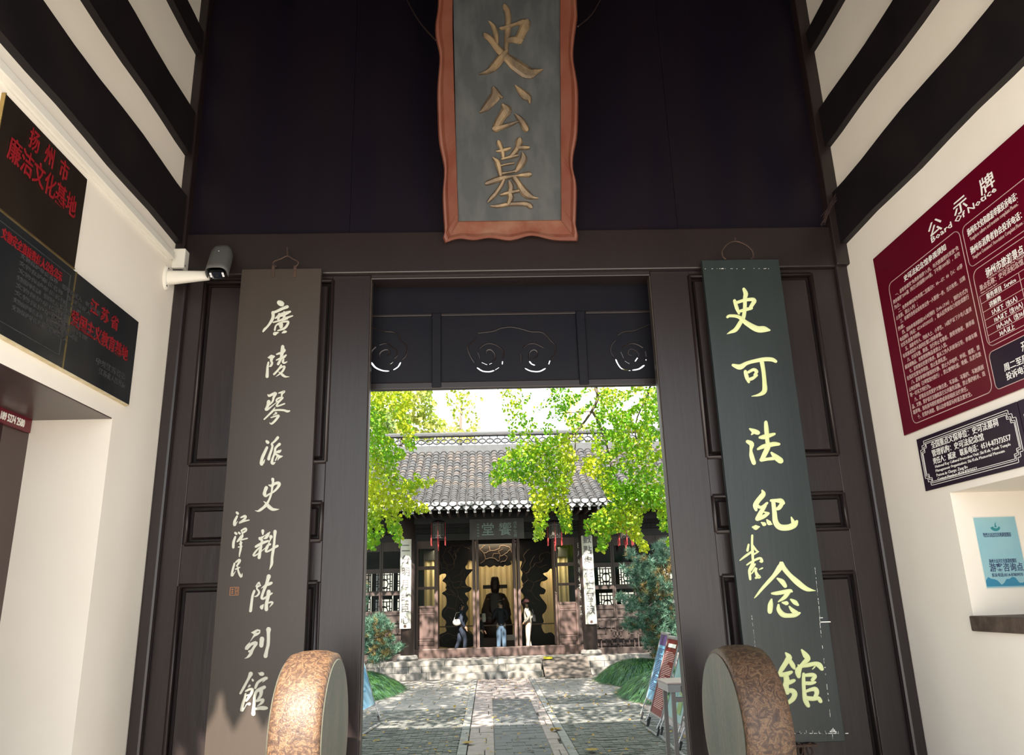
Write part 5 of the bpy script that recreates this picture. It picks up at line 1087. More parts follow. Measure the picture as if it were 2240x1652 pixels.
for lab, xt, xb, yt_, yb_, chars in (('white board with worn grey characters hung on the left hall column', (878, 902), (871.5, 895.5), 1180, 1376, (('二', 1199), ('分', 1224), ('明', 1250), ('月', 1277), ('故', 1306), ('臣', 1330), ('心', 1356))),
                                  ('white board with worn grey characters hung on the right hall column', (1273.5, 1297), (1280, 1305), 1172, 1366, (('數', 1190), ('點', 1214), ('梅', 1238), ('花', 1264), ('亡', 1292), ('國', 1318), ('淚', 1346)))):
    a, b = aY(xt[0], yt_, YC), aY(xt[1], yt_, YC); c, d = aY(xb[0], yb_, YC), aY(xb[1], yb_, YC)
    cx = (a.x+b.x+c.x+d.x)/4; wd = (b.x-a.x+d.x-c.x)/2
    t = hall_board('white_couplet', lab, cx, YC, wd, c.z, a.z, 'whiteboard', .05)
    for ch, py in chars:
        z = aY(884, py, YC).z; text(ch, (cx, YC-.004, z-.105), (1, 0, 0), (0, 0, 1), .28, 'greypaint', 'character', t, align='CENTER', bold=.004, fit=None)
    MB().lathe((cx, YC-.01, c.z+.07), [(.045, 0), (.045, .01)], 12, 'y').build('hook_plate', 'iron', t)
for lab, x0, x1, y0, y1, m in (('brown board with pale writing fixed behind the left white board', 893, 903, 1190, 1368, 'hallwood'), ('orange-brown board with pale writing fixed behind the right white board', 1268, 1282, 1183, 1362, 'brownboard')):
    Yq = 19.5; a, b = aY(x0, y0, Yq), aY(x1, y1, Yq); t = hall_board('brown_couplet', lab, (a.x+b.x)/2, Yq, abs(b.x-a.x)+.12, b.z, a.z, m, .0)
    cx = (a.x+b.x)/2; txt = '自學古賢修靜節' if x0 < 1000 else '日月春秋梅花嶺上忠'
    mb = None
    for k in range(len(txt)): text(txt[k], (cx-.05, Yq-.003, a.z-.22-k*(a.z-b.z-.2)/len(txt)), (1, 0, 0), (0, 0, 1), .19, 'cream', 'character', t, align='CENTER')
Yq = 18.85; a, b = aY(1027, 1136, Yq), aY(1147, 1178, Yq)
t = thing('hall_plaque', 'grey brown plaque with two large faded green characters above the hall doors', 'plaque', ((a.x+b.x)/2, Yq, b.z))
MB().box(a.x, b.x, Yq, Yq+.05, b.z, a.z).build('board', 'plaquegrey', t, bevel=.004); zc = (a.z+b.z)/2
for s, px_ in (('饗', 1105), ('堂', 1067)): text(s, (xY(px_, Yq, 1157), Yq-.004, zc-.17), (1, 0, 0), (0, 0, 1), .43, 'palegreen', 'character', t, align='CENTER', bold=.002)
for k, s in enumerate('戊午七月'): text(s, (xY(1127, Yq, 1157), Yq-.004, a.z-.20-k*.13), (1, 0, 0), (0, 0, 1), .12, 'palegreen', 'character', t, align='CENTER', bold=.002)
for k in range(5): 
    mb = MB(); z = a.z-.18-k*.09; x = xY(1046, Yq, 1157)
    mb.box(x-.04, x+.03, Yq-.004, Yq, z, z+.012); mb.box(x-.01, x+.0, Yq-.004, Yq, z-.03, z+.03); mb.box(x+.015, x+.04, Yq-.004, Yq, z-.02, z-.012); mb.build('small_stroke', 'palegreen', t)
def lantern(px_, lab):
    Yq = 18.3; tp, bt = aY(px_, 1144, Yq), aY(px_, 1178, Yq); x = tp.x; z1, z0 = tp.z, bt.z; r = .19
    t = thing('palace_lantern', lab, 'lantern', (x, Yq, z0), 'palace lanterns under the hall eave')
    H = [(x+r*math.cos(R(60*k+30)), Yq+r*math.sin(R(60*k+30))) for k in range(6)]; mb = MB()
    for k in range(6):
        a, b = H[k], H[(k+1) % 6]; mb.bar((a[0], a[1], z0), (a[0], a[1], z1), .022)
        for z in (z0, z1, z0+.08, z1-.08): mb.bar((a[0], a[1], z), (b[0], b[1], z), .018)
    mb.build('frame', 'carve', t)
    MB().lathe((x, Yq, z0+.02), [(r*.8, 0), (r*.8, z1-z0-.04)], 6).build('silk_body', 'silk', t)
    MB().lathe((x, Yq, z1), [(r*1.25, 0), (r*.9, .05), (.05, .09)], 6).build('cap', 'carve', t); MB().tube([(x, Yq, z1+.08), (x, Yq, 5.05)], .008, 5).build('cord', 'iron', t)
    for k in range(6): a = H[k]; xx, yy = x+(a[0]-x)*1.3, Yq+(a[1]-Yq)*1.3; MB().tube([(xx, yy, z1+.02), (xx, yy, z0+.02), (xx, yy, z0-.02), (xx, yy, z0-.22)], [.005, .005, .022, .014], 6).build('tassel', 'red', t)
    MB().tube([(x, Yq, z0), (x, Yq, z0-.08), (x, Yq, z0-.1), (x, Yq, z0-.38)], [.006, .006, .028, .018], 6).build('tassel', 'red', t)
lantern(959, 'dark hexagonal lantern with red tassels left of the hall plaque'); lantern(1212, 'dark hexagonal lantern with red tassels right of the hall plaque'); lantern(1366, 'dark lantern with red tassels near the right edge, half hidden by ginkgo leaves')

# ------------------------------------------------------------------ inside the hall: carved screens, statue, rail
YS = 23.6
def c5(l): return [(930+x/5.1625, 1120+y/5.1625) for x, y in l]      # from the 5.16x crop
def screen(label, outline, lines, Y=YS, th=.10, stufflines=True):
    P = [aY(x, y, Y) for x, y in [tuple(p) for p in spline(c5(outline)+[c5(outline)[0]], 3)][:-1]]
    c = min(P, key=lambda v: v.z); t = thing('carved_screen', label, 'carved screen', (sum(p.x for p in P)/len(P), Y, c.z))
    me = bpy.data.meshes.new('x'); MB().prism([p-Vector((0, th/2, 0)) for p in P], (0, th, 0)).build('openwork', 'carve', t)
    for l in lines:
        Q = [tuple(aY(x, y, Y-th/2-.01)) for x, y in c5(l)]; MB().tube(spline(Q, 3), .019, 5).build('carved_branch', 'carveline', t)
    return t
rs = random.Random(5)
def wander(pts, amp, n=3):
    out = []
    for a, b in zip(pts[:-1], pts[1:]):
        for k in range(n): u = k/n; out.append((a[0]+(b[0]-a[0])*u+rs.uniform(-amp, amp), a[1]+(b[1]-a[1])*u+rs.uniform(-amp, amp)))
    return out+[pts[-1]]
left = [(150, 340), (545, 340), (545, 540), (520, 550), (490, 540), (475, 590), (455, 620), (470, 650), (540, 650), (500, 700), (470, 740), (455, 790), (470, 830), (525, 860), (500, 900), (450, 920), (490, 980), (470, 1030), (490, 1090), (460, 1150), (485, 1210), (455, 1280), (480, 1330), (535, 1380), (540, 1520), (145, 1520), (145, 1400), (240, 1350), (225, 1290), (240, 1240), (190, 1180), (195, 1110), (240, 1050), (235, 960), (190, 920), (240, 880), (235, 810), (195, 780), (235, 730), (230, 700), (190, 700), (145, 690)]
LL = [[(350, 1400), (380, 1250), (340, 1100), (370, 950), (350, 880), (300, 800), (250, 700), (240, 600), (200, 560)], [(250, 700), (330, 600), (300, 500), (380, 430)], [(300, 800), (400, 780), (450, 700)], [(250, 620), (200, 500), (230, 420), (160, 390)], [(350, 880), (420, 850), (500, 850)], [(360, 950), (260, 930), (220, 900)], [(340, 1100), (250, 1080), (210, 1150)], [(370, 950), (420, 1020), (400, 1100), (440, 1160)],
      [(240, 600), (310, 590), (350, 520), (330, 440), (400, 400)], [(380, 1250), (300, 1220), (270, 1180)], [(380, 1250), (430, 1300), (520, 1380)], [(350, 1400), (250, 1380), (170, 1420), (200, 1480)], [(330, 740), (400, 700), (430, 640)], [(260, 780), (230, 860), (300, 900), (340, 960)], [(160, 560), (190, 640), (240, 640)], [(300, 500), (260, 450), (300, 400)], [(250, 1460), (330, 1420), (420, 1460), (500, 1440)], [(420, 780), (380, 850), (330, 860)], [(220, 430), (300, 380), (420, 380), (500, 420)], [(210, 760), (250, 800), (290, 880), (350, 930)]]
screen('dark openwork carving of a twisted tree over rocks, left of the statue', left, [wander(l, 7) for l in LL])
mid = [(590, 320), (1010, 320), (1010, 560), (985, 545), (960, 560), (975, 590), (930, 610), (900, 600), (880, 620), (840, 610), (810, 622), (780, 605), (750, 620), (720, 625), (690, 605), (660, 620), (610, 615), (590, 620)]
ML = [[(620, 590), (680, 540), (660, 470), (740, 440), (720, 390)], [(680, 540), (760, 520), (830, 560), (850, 500), (900, 480), (930, 520), (900, 560), (850, 570)], [(740, 440), (820, 430), (860, 380), (950, 400), (980, 460)], [(660, 470), (620, 420), (680, 380)], [(900, 480), (960, 430)], [(850, 500), (830, 450), (880, 420)], [(760, 520), (780, 470), (840, 470)]]
screen('dark pierced carving of branches across the top, above the statue', mid, [wander(l, 6) for l in ML])
right = [(1065, 340), (1470, 340), (1470, 650), (1420, 640), (1380, 680), (1330, 700), (1385, 750), (1350, 780), (1310, 790), (1300, 840), (1360, 880), (1340, 930), (1290, 940), (1370, 1050), (1360, 1120), (1320, 1170), (1340, 1240), (1310, 1290), (1350, 1370), (1420, 1360), (1465, 1410), (1468, 1520), (1080, 1520), (1080, 1420), (1100, 1300), (1080, 1200), (1110, 1100), (1080, 1010), (1120, 960), (1080, 890), (1110, 830), (1085, 760), (1100, 690), (1075, 640), (1095, 560), (1065, 540)]
RL = [[(1100, 830), (1160, 770), (1140, 700), (1090, 660)], [(1160, 770), (1230, 800), (1300, 770)], [(1140, 700), (1200, 640), (1240, 590), (1310, 570), (1340, 520)], [(1200, 640), (1190, 570), (1240, 500)], [(1240, 590), (1300, 630), (1370, 600)], [(1230, 800), (1200, 900), (1250, 980), (1300, 1010)], [(1120, 960), (1180, 1000), (1240, 1040)], [(1300, 770), (1340, 750)], [(1310, 570), (1290, 500), (1360, 450), (1440, 480)], [(1150, 1000), (1130, 1080), (1170, 1150)], [(1110, 1300), (1150, 1350), (1130, 1430)], [(1200, 900), (1150, 880)], [(1090, 640), (1130, 560), (1110, 480), (1180, 420)]]
screen('dark openwork carving of rocks and plum branches, right of the statue', right, [wander(l, 6) for l in RL])
# statue: robed official in a winged hat, on a pedestal
YT = 22.9
def stx(x, y): return aY(930+x/5.1625, 1120+y/5.1625, YT)
t = thing('robed_statue', 'dark brown statue of a robed official in a winged hat, centre of the hall', 'statue', (stx(800, 1500).x, YT, HZ))
secs = []   # (y pixel in crop, left x, right x)
prof = [(1500, 640, 1000), (1400, 650, 990), (1300, 650, 990), (1200, 645, 965), (1110, 640, 958), (1040, 655, 950), (970, 680, 920), (935, 690, 900), (915, 730, 860)]
rows = []
for y, a, b in prof:
    p, q = stx(a, y), stx(b, y); cx, hw_ = (p.x+q.x)/2, (q.x-p.x)/2; d = .42 if y > 1250 else .34 if y > 1000 else .26
    rows.append([Vector((cx+hw_*math.cos(k*math.pi/14), YT+d*math.sin(k*math.pi/14), p.z)) for k in range(28)])
mb = MB()
for i in range(len(rows)-1):
    for k in range(28): mb.add([rows[i][k], rows[i][(k+1) % 28], rows[i+1][(k+1) % 28], rows[i+1][k]], [(0, 1, 2, 3)])
mb.add(rows[-1], [tuple(range(28))]); mb.build('robe', 'statue', t, smooth=True)
hx, hz = stx(790, 860).x, stx(790, 875).z
MB().lathe((hx, YT, stx(790, 935).z), [(.10, 0), (.13, .08), (.155, .2), (.16, .32), (.14, .42)], 20, sx=1, sy=1.1).build('head', 'statue', t, smooth=True)
MB().lathe((hx, YT, stx(790, 850).z), [(.17, 0), (.165, .12), (.15, .22), (.13, .33), (.09, .37)], 20).build('hat', 'statue', t, smooth=True)
for s in (-1, 1): a = stx(790, 850); MB().box(min(hx+s*.12, hx+s*.44), max(hx+s*.12, hx+s*.44), YT, YT+.03, a.z-.05, a.z+.08).build('hat_wing', 'statue', t, bevel=.02)
MB().tube([(hx, YT-.16, hz), (hx, YT-.19, hz-.05)], [.02, .035], 8).build('nose', 'statue', t)
for s in (-1, 1):      # sleeves meeting in front
    a, b, c = stx(800+s*70, 990), stx(800+s*110, 1150), stx(800+s*30, 1230); MB().tube(spline([(a.x, YT-.1, a.z), (b.x, YT-.32, b.z), (c.x, YT-.50, c.z)], 4), [.12, .14, .16, .18]+[.19]*4+[.13], 14).build('sleeve', 'statue', t, smooth=True)
MB().box(stx(640, 1400).x, stx(1000, 1400).x, YT-.75, YT+.5, HZ, stx(800, 1410).z).build('pedestal', 'panelred', t, bevel=.01)
a = stx(957, 1408); q = settle(tag(MB().box(a.x-.13, a.x+.13, YT-.77, YT-.755, a.z-.09, a.z+.09).build('caption_plate', 'cloth_white'), 'small white caption plate on the front of the statue pedestal', 'plate'), (a.x, YT-.76, a.z-.09))
t = thing('barrier_rail', 'thin brown wooden rail across the hall in front of the statue', 'rail', (.3, 22.0, HZ))
zr_ = aY(1085, 1368, 22.0).z; MB().box(-2.3, 2.9, 21.98, 22.02, zr_-.02, zr_+.02).build('rail', 'carveline', t)
for x in (-2.2, -.45, 1.1, 2.8): MB().box(x-.02, x+.02, 21.98, 22.02, HZ, zr_).build('post', 'carveline', t)
# garden behind the hall
struct(MB().box(-14, 14, 33, 33.3, 0, 4.6).build('wall_far', 'stone2'))

# ================================================================== PEOPLE
def skin(name, verts, edges, radii, m, parent, root=0, lvl=2):
    me = bpy.data.meshes.new(name); me.from_pydata(verts, edges, []); o = bpy.data.objects.new(name, me); COL.objects.link(o)
    s = o.modifiers.new('s', 'SKIN'); s.use_smooth_shade = True
    for i, v in enumerate(me.skin_vertices[0].data): v.radius = (radii[i], radii[i]) if not isinstance(radii[i], tuple) else radii[i]; v.use_root = (i == root)
    o.modifiers.new('d', 'SUBSURF').levels = lvl; m2 = mesh_from(o); bpy.data.objects.remove(o)
    m2.materials.clear(); m2.materials.append(M[m]); m2.polygons.foreach_set('use_smooth', [True]*len(m2.polygons)); m2.name = name
    o = bpy.data.objects.new(name, m2); COL.objects.link(o); o.parent = parent; return o
def person(label, x, y, face, h, cols, legs, arms, lean=0.0, hairlen=0, slim=1.0, head_turn=0.0, z=HZ):
    """face: heading in degrees (0 = towards +x). legs/arms: ((forward, side) of knee/elbow, of foot/hand) as fractions of height"""
    t = thing('person', label, 'person', (x, y, z)); a = R(face); F = Vector((math.cos(a), math.sin(a), 0)); S = Vector((-math.sin(a), math.cos(a), 0)); U = Vector((0, 0, 1))
    P = lambda f, s, u: tuple((F*f+S*s+U*u)*h); L_ = lean
    hipz, shz = .50, .815
    V, E, Rr = [], [], []
    def add(p, r, par=None): V.append(P(*p)); Rr.append(tuple(q*h*slim for q in r) if isinstance(r, tuple) else r*h*slim); (E.append((par, len(V)-1)) if par is not None else None); return len(V)-1
    pel = add((0, 0, .53), .072); wst = add((L_*.4, 0, .62), .062, pel); ch = add((L_*.8, 0, .73), .075, wst); nb = add((L_, 0, .825), .035, ch); nk = add((L_*1.05, 0, .86), .028, nb)
    hd = add((L_*1.1+.008, 0, .905), .046, nk); ht = add((L_*1.1+.006, 0, .952), .044, hd)
    J = {}
    for i, s in enumerate((-1, 1)):
        (kf, ks, kz), (ff, fs, fz) = legs[i]; hp = add((0, s*.045, .50), .056, pel); k_ = add((kf, ks, kz), .034, hp); an = add((ff, fs, fz+.035), .022, k_); toe = add((ff+.075, fs, fz+.014), .016, an); J['leg%d' % i] = (hp, k_, an, toe)
        (ef, es, ez), (wf, ws, wz) = arms[i]; sh = add((L_*.9, s*.098, .80), .034, nb); el = add((ef, es, ez), .024, sh); wr_ = add((wf, ws, wz), .017, el); J['arm%d' % i] = (sh, el, wr_)
        dv = (Vector(V[wr_])-Vector(V[el])).normalized(); hp_ = Vector(V[wr_])+dv*.045*h
        V.append(tuple(hp_)); Rr.append(.018*h*slim); E.append((wr_, len(V)-1)); hnd = len(V)-1
        sd_ = dv.cross(U).normalized() if abs(dv.z) < .95 else F
        for q in range(4):
            b_ = hp_+sd_*(q-1.5)*.010*h; tp = b_+dv*(.040-.004*abs(q-1.2))*h-U*.006*h; V.append(tuple(tp)); Rr.append(.0055*h); E.append((hnd, len(V)-1))
        tp = Vector(V[wr_])+dv*.03*h+sd_*.03*h; V.append(tuple(tp)); Rr.append(.006*h); E.append((wr_, len(V)-1))
    skin('body', V, E, Rr, 'skin', t, pel)
    top, bot, shoe, haircol = cols
    g = 1.22
    # shirt and trousers over the body
    v2, e2, r2 = [], [], []
    def a2(i, r, par=None): v2.append(V[i]); r2.append(r*h*slim); (e2.append((par, len(v2)-1)) if par is not None else None); return len(v2)-1
    V.append(P(0, 0, .485)); lowp = len(V)-1; V.append(P(0, 0, .585)); hip2 = len(V)-1
    q0 = a2(lowp, .070); p0 = a2(pel, .084, q0); w_ = a2(wst, .078, p0); c_ = a2(ch, .086, w_); n_ = a2(nb, .046, c_)
    for i in (0, 1):
        s_, e_, r__ = J['arm%d' % i]; q1 = a2(s_, .045, n_); q2 = a2(e_, .036, q1); a2(r__, .028, q2)
    skin('top', v2, e2, r2, top, t)
    v2, e2, r2 = [], [], []
    q0 = a2(hip2, .072); p0 = a2(pel, .080, q0)
    for i in (0, 1):
        hp, k_, an, toe = J['leg%d' % i]; q1 = a2(hp, .070, p0); q2 = a2(k_, .047, q1); a2(an, .038, q2)
    skin('trousers', v2, e2, r2, bot, t)
    for i in (0, 1):
        hp, k_, an, toe = J['leg%d' % i]; v2, e2, r2 = [], [], []; q = a2(an, .024); v2[0] = tuple(Vector(V[an])-U*.012*h); a2(toe, .022, q); skin('shoe', v2, e2, r2, shoe, t, lvl=1)
    hc = Vector(V[hd]).lerp(Vector(V[ht]), .5); ta = a+R(head_turn); HF = Vector((math.cos(ta), math.sin(ta), 0)); HS = Vector((-math.sin(ta), math.cos(ta), 0))
    # face: nose, eyes, mouth, ears
    r_ = .047*h
    mb = MB(); mb.tube([hc+HF*r_*1.0+U*.004*h, hc+HF*r_*1.22-U*.012*h], [.004*h, .008*h], 6); mb.build('nose', 'skin', None, smooth=True).parent = t
    for o_ in [t.children[-1]]: pass
    for s in (-1, 1):
        e_ = MB(); e_.lathe(tuple(hc+HF*r_*.98+HS*s*.018*h+U*.002*h), [(.001, -.004*h), (.0055*h, 0), (.001, .004*h)], 8); o_ = e_.build('eye', 'hair'); o_.parent = t
        e_ = MB(); e_.lathe(tuple(hc+HS*s*r_*1.0-U*.006*h), [(.001, -.014*h), (.009*h, 0), (.001, .012*h)], 8); o_ = e_.build('ear', 'skin'); o_.parent = t
    e_ = MB(); q = hc+HF*r_*1.0-U*.026*h; e_.tube([q-HS*.012*h, q+HS*.012*h], .003*h, 6); o_ = e_.build('mouth', 'statue'); o_.parent = t
    # hair: cap over skull, open at the face, with a fall behind
    mb = MB(); rows = []
    for i in range(9):
        th_ = R(4)+i*R(112)/8; rr = []
        for k in range(20):
            ph = 2*math.pi*k/20; d = (HF*math.cos(ph)+HS*math.sin(ph)); fr_ = math.cos(ph); lim = min(th_, R(58)) if fr_ > .55 else min(th_, R(85)) if fr_ > .1 else th_
            rr.append(hc+U*.006*h+(d*math.sin(lim)+U*math.cos(lim)*1.08)*.056*h)
        rows.append(rr)
    for i in range(8):
        for k in range(20): mb.add([rows[i][k], rows[i][(k+1) % 20], rows[i+1][(k+1) % 20], rows[i+1][k]], [(0, 1, 2, 3)])
    mb.add(rows[0], [tuple(range(20))]); o_ = mb.build('hair', haircol, None, smooth=True); o_.parent = t
    if hairlen: 
        mb = MB(); b0_ = hc-HF*.030*h; mb.tube([b0_, b0_-U*.04*h-HF*.008*h, b0_-U*(.04+hairlen)*h-HF*.006*h], [.046*h, .044*h, .022*h], 12); o_ = mb.build('hair_fall', haircol, None, smooth=True); o_.parent = t
    return t, hc, (F, S, U), V, J
def held(parent, name, m, pts, rad, n=10, **k): o_ = MB().tube(pts, rad, n).build(name, m, None, smooth=True); o_.parent = parent; return o_
px2 = lambda x, Y: aY(x, 1400, Y).x
ST = (((.0, -.05, .27), (-.01, -.055, 0)), ((.0, .05, .27), (.01, .06, 0)))
# woman in dark blue, striding, bag at her hip
t, hc, (F, S, U), V, J = person('person with long dark hair in dark blue clothes, striding past the left carving', px2(1009, 20.7), 20.7, 10, 1.66, ('cloth_dkblue', 'cloth_dkblue', 'cloth_black', 'hair'),
    (((.075, -.04, .28), (.06, -.05, 0)), ((-.035, .045, .27), (-.13, .05, .01))), (((-.02, -.13, .64), (.06, -.12, .52)), ((.02, .12, .65), (.09, .09, .55))), lean=.01, hairlen=.09)
bagp = Vector((px2(1000, 20.5), 20.50, aY(1001, 1362, 20.5).z))
t2 = thing('shoulder_bag', 'small white shoulder bag at the hip of the striding person', 'bag', bagp-Vector((0, 0, .1)))
MB().lathe(tuple(bagp), [(.001, -.055), (.13, -.045), (.15, 0), (.13, .045), (.001, .055)], 20, 'y', sx=1, sy=.72).build('bag_body', 'cloth_white', t2, smooth=True)
MB().tube([bagp+Vector((-.10, 0, .08)), bagp+Vector((-.03, .05, .30)), Vector((hc.x+t.location.x, 20.66, t.location.z+1.36)), bagp+Vector((.16, .15, .35)), bagp+Vector((.10, 0, .08))], .010, 5).build('strap', 'cloth_white', t2)
# child by the middle door
t, hc, (F, S, U), V, J = person('small child in dark clothes with a white sleeve, half behind the middle door leaf', px2(1052, 21.2), 21.2, 30, 1.28, ('cloth_black', 'cloth_black', 'cloth_black', 'hair'), ST, (((-.01, -.12, .66), (.05, -.12, .56)), ((-.01, .12, .66), (.06, .10, .56))))
p = Vector((px2(1059, 20.95), 20.95, aY(1059, 1353, 20.95).z)); o_ = MB().tube([p+Vector((0, 0, .16)), p, p-Vector((-.01, 0, .12))], [.055, .075, .05], 12).build('white_sleeve', 'cloth_white', t, smooth=True)
# man in navy jumper and jeans, back to us, looking left
t, hc, (F, S, U), V, J = person('person in a navy jumper and blue jeans, back turned, before the statue', px2(1097, 21.0), 21.0, 95, 1.70, ('cloth_navy', 'cloth_jean', 'cloth_white', 'hair'), ST, (((.03, -.14, .67), (.10, -.07, .60)), ((.03, .15, .67), (.14, .14, .69))), head_turn=75, slim=1.04)
o_ = MB().lathe((0, 0, 1.70*.525), [(.155, -.03), (.165, 0), (.15, .04)], 20, sx=1, sy=.72).build('shirt_hem', 'cloth_white', None); o_.parent = t
o_ = MB().lathe((0, 0, 1.70*.845), [(.068, -.015), (.066, .015)], 16).build('collar', 'cloth_white', None); o_.parent = t
# woman in beige with a pink cap, facing left
t, hc, (F, S, U), V, J = person('person in beige clothes and a pink cap, facing left, hand on hip', px2(1157, 20.5), 20.5, 170, 1.70, ('cloth_beige', 'cloth_beige', 'cloth_white', 'hair'), (((.02, -.05, .27), (-.035, -.055, 0)), ((.01, .05, .27), (.015, .055, 0))), (((-.075, -.12, .68), (.03, -.10, .60)), ((-.03, .12, .66), (.07, .10, .57))), lean=.02, slim=.92)
h = 1.70; mb = MB(); rows = []
for i in range(7):
    th_ = R(3)+i*R(82)/6; rows.append([hc+U*.012*h+((F*math.cos(2*math.pi*k/20)+S*math.sin(2*math.pi*k/20))*math.sin(th_)+U*math.cos(th_)*1.1)*.060*h for k in range(20)])
for i in range(6):
    for k in range(20): mb.add([rows[i][k], rows[i][(k+1) % 20], rows[i+1][(k+1) % 20], rows[i+1][k]], [(0, 1, 2, 3)])
mb.add(rows[0], [tuple(range(20))]); o_ = mb.build('cap', 'cloth_pink', None, smooth=True); o_.parent = t
P = [hc+F*.050*h*math.cos(a_)*2.0*(1 if abs(a_) < 1.6 else 1)+S*.05*h*math.sin(a_)+U*.006*h for a_ in [R(-80+16*k) for k in range(11)]]; o_ = MB().prism(P, U*.006).build('cap_peak', 'cloth_pink', None); o_.parent = t
p = Vector((px2(1170, 20.42), 20.42, aY(1169, 1352, 20.42).z)); t2 = thing('crossbody_bag', 'small black bag carried behind the person in beige', 'bag', p-Vector((0, 0, .12)))
MB().box(p.x-.05, p.x+.05, p.y-.04, p.y+.04, p.z-.12, p.z+.10).build('bag_body', 'cloth_black', t2, bevel=.02)
MB().tube([p+Vector((0, 0, .1)), p+Vector((-.10, .02, .42)), p+Vector((-.25, .0, .30))], .010, 5).build('strap', 'cloth_black', t2)

# ================================================================== SIGN STANDS AND TABLE
def stand(name, label, TL, TR, BR, BL, m, feet, extra=None, yaw=None):
    """poster stand: printed sheet in an aluminium frame leaning back on a rubber-footed leg frame.
    TL.. are world points of the sheet corners; feet: depth offset of the rear legs"""
    c = (BL+BR)/2; t = thing(name, label, 'sign stand', (c.x, c.y, 0)); N = (TR-TL).cross(BL-TL).normalized()
    if N.dot(CP-c) < 0: N = -N
    MB().prism([TL, TR, BR, BL], -N*.008).build('sheet', m, t)
    fr = MB(); e = .026
    for a, b in ((TL, TR), (TR, BR), (BR, BL), (BL, TL)): fr.bar(a, b, e, .02, up=N)
    fr.build('frame', 'alu', t)
    d = (BL-TL).normalized()
    for P, Q in ((TL, BL), (TR, BR)):
        k = (Q.z-.02)/(-d.z) if d.z < 0 else .2; f0 = Q+d*k
        MB().tube([Q, f0+Vector((0, 0, .10))-d*0], .012, 8).build('leg', 'alu', t); MB().tube([f0-d*.14, f0], .017, 8).build('rubber_sleeve', 'rubber', t)
        back = f0+feet; top = P+(-N)*.05
        MB().tube([top, back], .012, 8).build('rear_leg', 'alu', t); dd = (back-top).normalized(); MB().tube([back-dd*.14, back], .017, 8).build('rubber_sleeve', 'rubber', t)
    k = (BL.z-.02)/(-d.z); a, b = BL+d*k, BR+d*k; MB().tube([a, b], .020, 10).build('foot_bar', 'alu', t); MB().tube([a+feet, b+feet], .020, 10).build('foot_bar', 'alu', t)
    MB().tube([TL-d*.02, TR-d*.02], .022, 10).build('top_bar', 'alu', t)
    return t, N
def sheetpt(TL, TR, BR, BL, u, v): return TL*(1-u)*(1-v)+TR*u*(1-v)+BR*u*v+BL*(1-u)*v
def printed(t, cor, N, items):
    for m, u0, u1, v0, v1 in items: MB().prism([sheetpt(*cor, u0, v0)+N*.003, sheetpt(*cor, u1, v0)+N*.003, sheetpt(*cor, u1, v1)+N*.003, sheetpt(*cor, u0, v1)+N*.003], N*.001).build('print', m, t)
def lines(t, cor, N, m, u0, u1, v0, v1, n, seed=1, h_=.35):
    r_ = random.Random(seed); mb = MB()
    for k in range(n):
        va = v0+(v1-v0)*k/n; vb = va+(v1-v0)/n*h_; ua = u0; ub = u0+(u1-u0)*(1 if r_.random() < .7 else r_.uniform(.3, .9))
        mb.prism([sheetpt(*cor, ua, va)+N*.004, sheetpt(*cor, ub, va)+N*.004, sheetpt(*cor, ub, vb)+N*.004, sheetpt(*cor, ua, vb)+N*.004], N*.0008)
    stuff(mb.build('printed_rows', m, t))
def corners(x0, y0, x1, y1, zb, zt_, leanv):
    """sheet standing over the ground line (x0,y0)-(x1,y1), left to right as read"""
    A, B = Vector((x0, y0, 0)), Vector((x1, y1, 0)); L_ = Vector(leanv)
    return (A+L_*zt_+Vector((0, 0, zt_)), B+L_*zt_+Vector((0, 0, zt_)), B+L_*zb+Vector((0, 0, zb)), A+L_*zb+Vector((0, 0, zb)))
# left pair (faces the path, leans back to the left)
cor = corners(-2.20, 8.1, -2.04, 9.55, .34, 1.42, (-.30, .02, 0)); t, N = stand('poster_stand', 'sign stand with a deep blue poster, farther one at the left path edge', *cor, 'bluegrad', Vector((-.72, .10, 0)))
printed(t, cor, N, [('violet', 0, 1, 0, .16)]); lines(t, cor, N, 'blue', .15, .75, .28, .8, 7, 3, .25)
cor = corners(-2.36, 6.6, -2.20, 7.95, .34, 1.42, (-.30, .02, 0)); t, N = stand('poster_stand', 'sign stand with a pale blue poster, the nearer one left of the path', *cor, 'tealposter', Vector((-.72, .10, 0)))
cor = corners(2.66, 8.85, 2.66, 8.22, .38, 1.46, (.34, .0, 0)); t, N = stand('poster_stand', 'sign stand with a violet headed blue poster, farthest one on the right', *cor, 'bluegrad', Vector((.75, .1, 0)))
printed(t, cor, N, [('violet', 0, 1, 0, .17), ('cloth_white', .25, .40, .04, .12)]); lines(t, cor, N, 'navy', .15, .85, .22, .86, 26, 5, .45)
cor = corners(2.59, 8.0, 2.60, 7.2, .26, 1.43, (.34, .0, 0)); t, N = stand('poster_stand', 'sign stand with a crimson poster of white rows on the right of the path', *cor, 'redposter', Vector((.75, .1, 0)))
printed(t, cor, N, [('white', .2, .85, .07, .12)]); lines(t, cor, N, 'pink', .12, .9, .18, .92, 34, 6, .35)
cor = corners(2.64, 7.15, 2.60, 6.0, .33, 1.43, (.34, .0, 0)); t, N = stand('poster_stand', 'sign stand with two aqua posters showing lotus leaves, nearer on the right', *cor, 'tealposter', Vector((.75, .1, 0)))
printed(t, cor, N, [('alu', .44, .46, 0, 1), ('lotusgreen', .55, .72, .58, .68), ('redposter', .25, .38, .52, .66), ('brightred', .20, .34, .12, .20), ('lotusgreen', .60, .85, .75, .9)])
cor = corners(2.62, 5.85, 2.60, 5.0, .33, 1.43, (.34, .0, 0)); stand('poster_stand', 'sign stand with a bright red poster just behind the right door jamb', *cor, 'brightred', Vector((.75, .1, 0)))
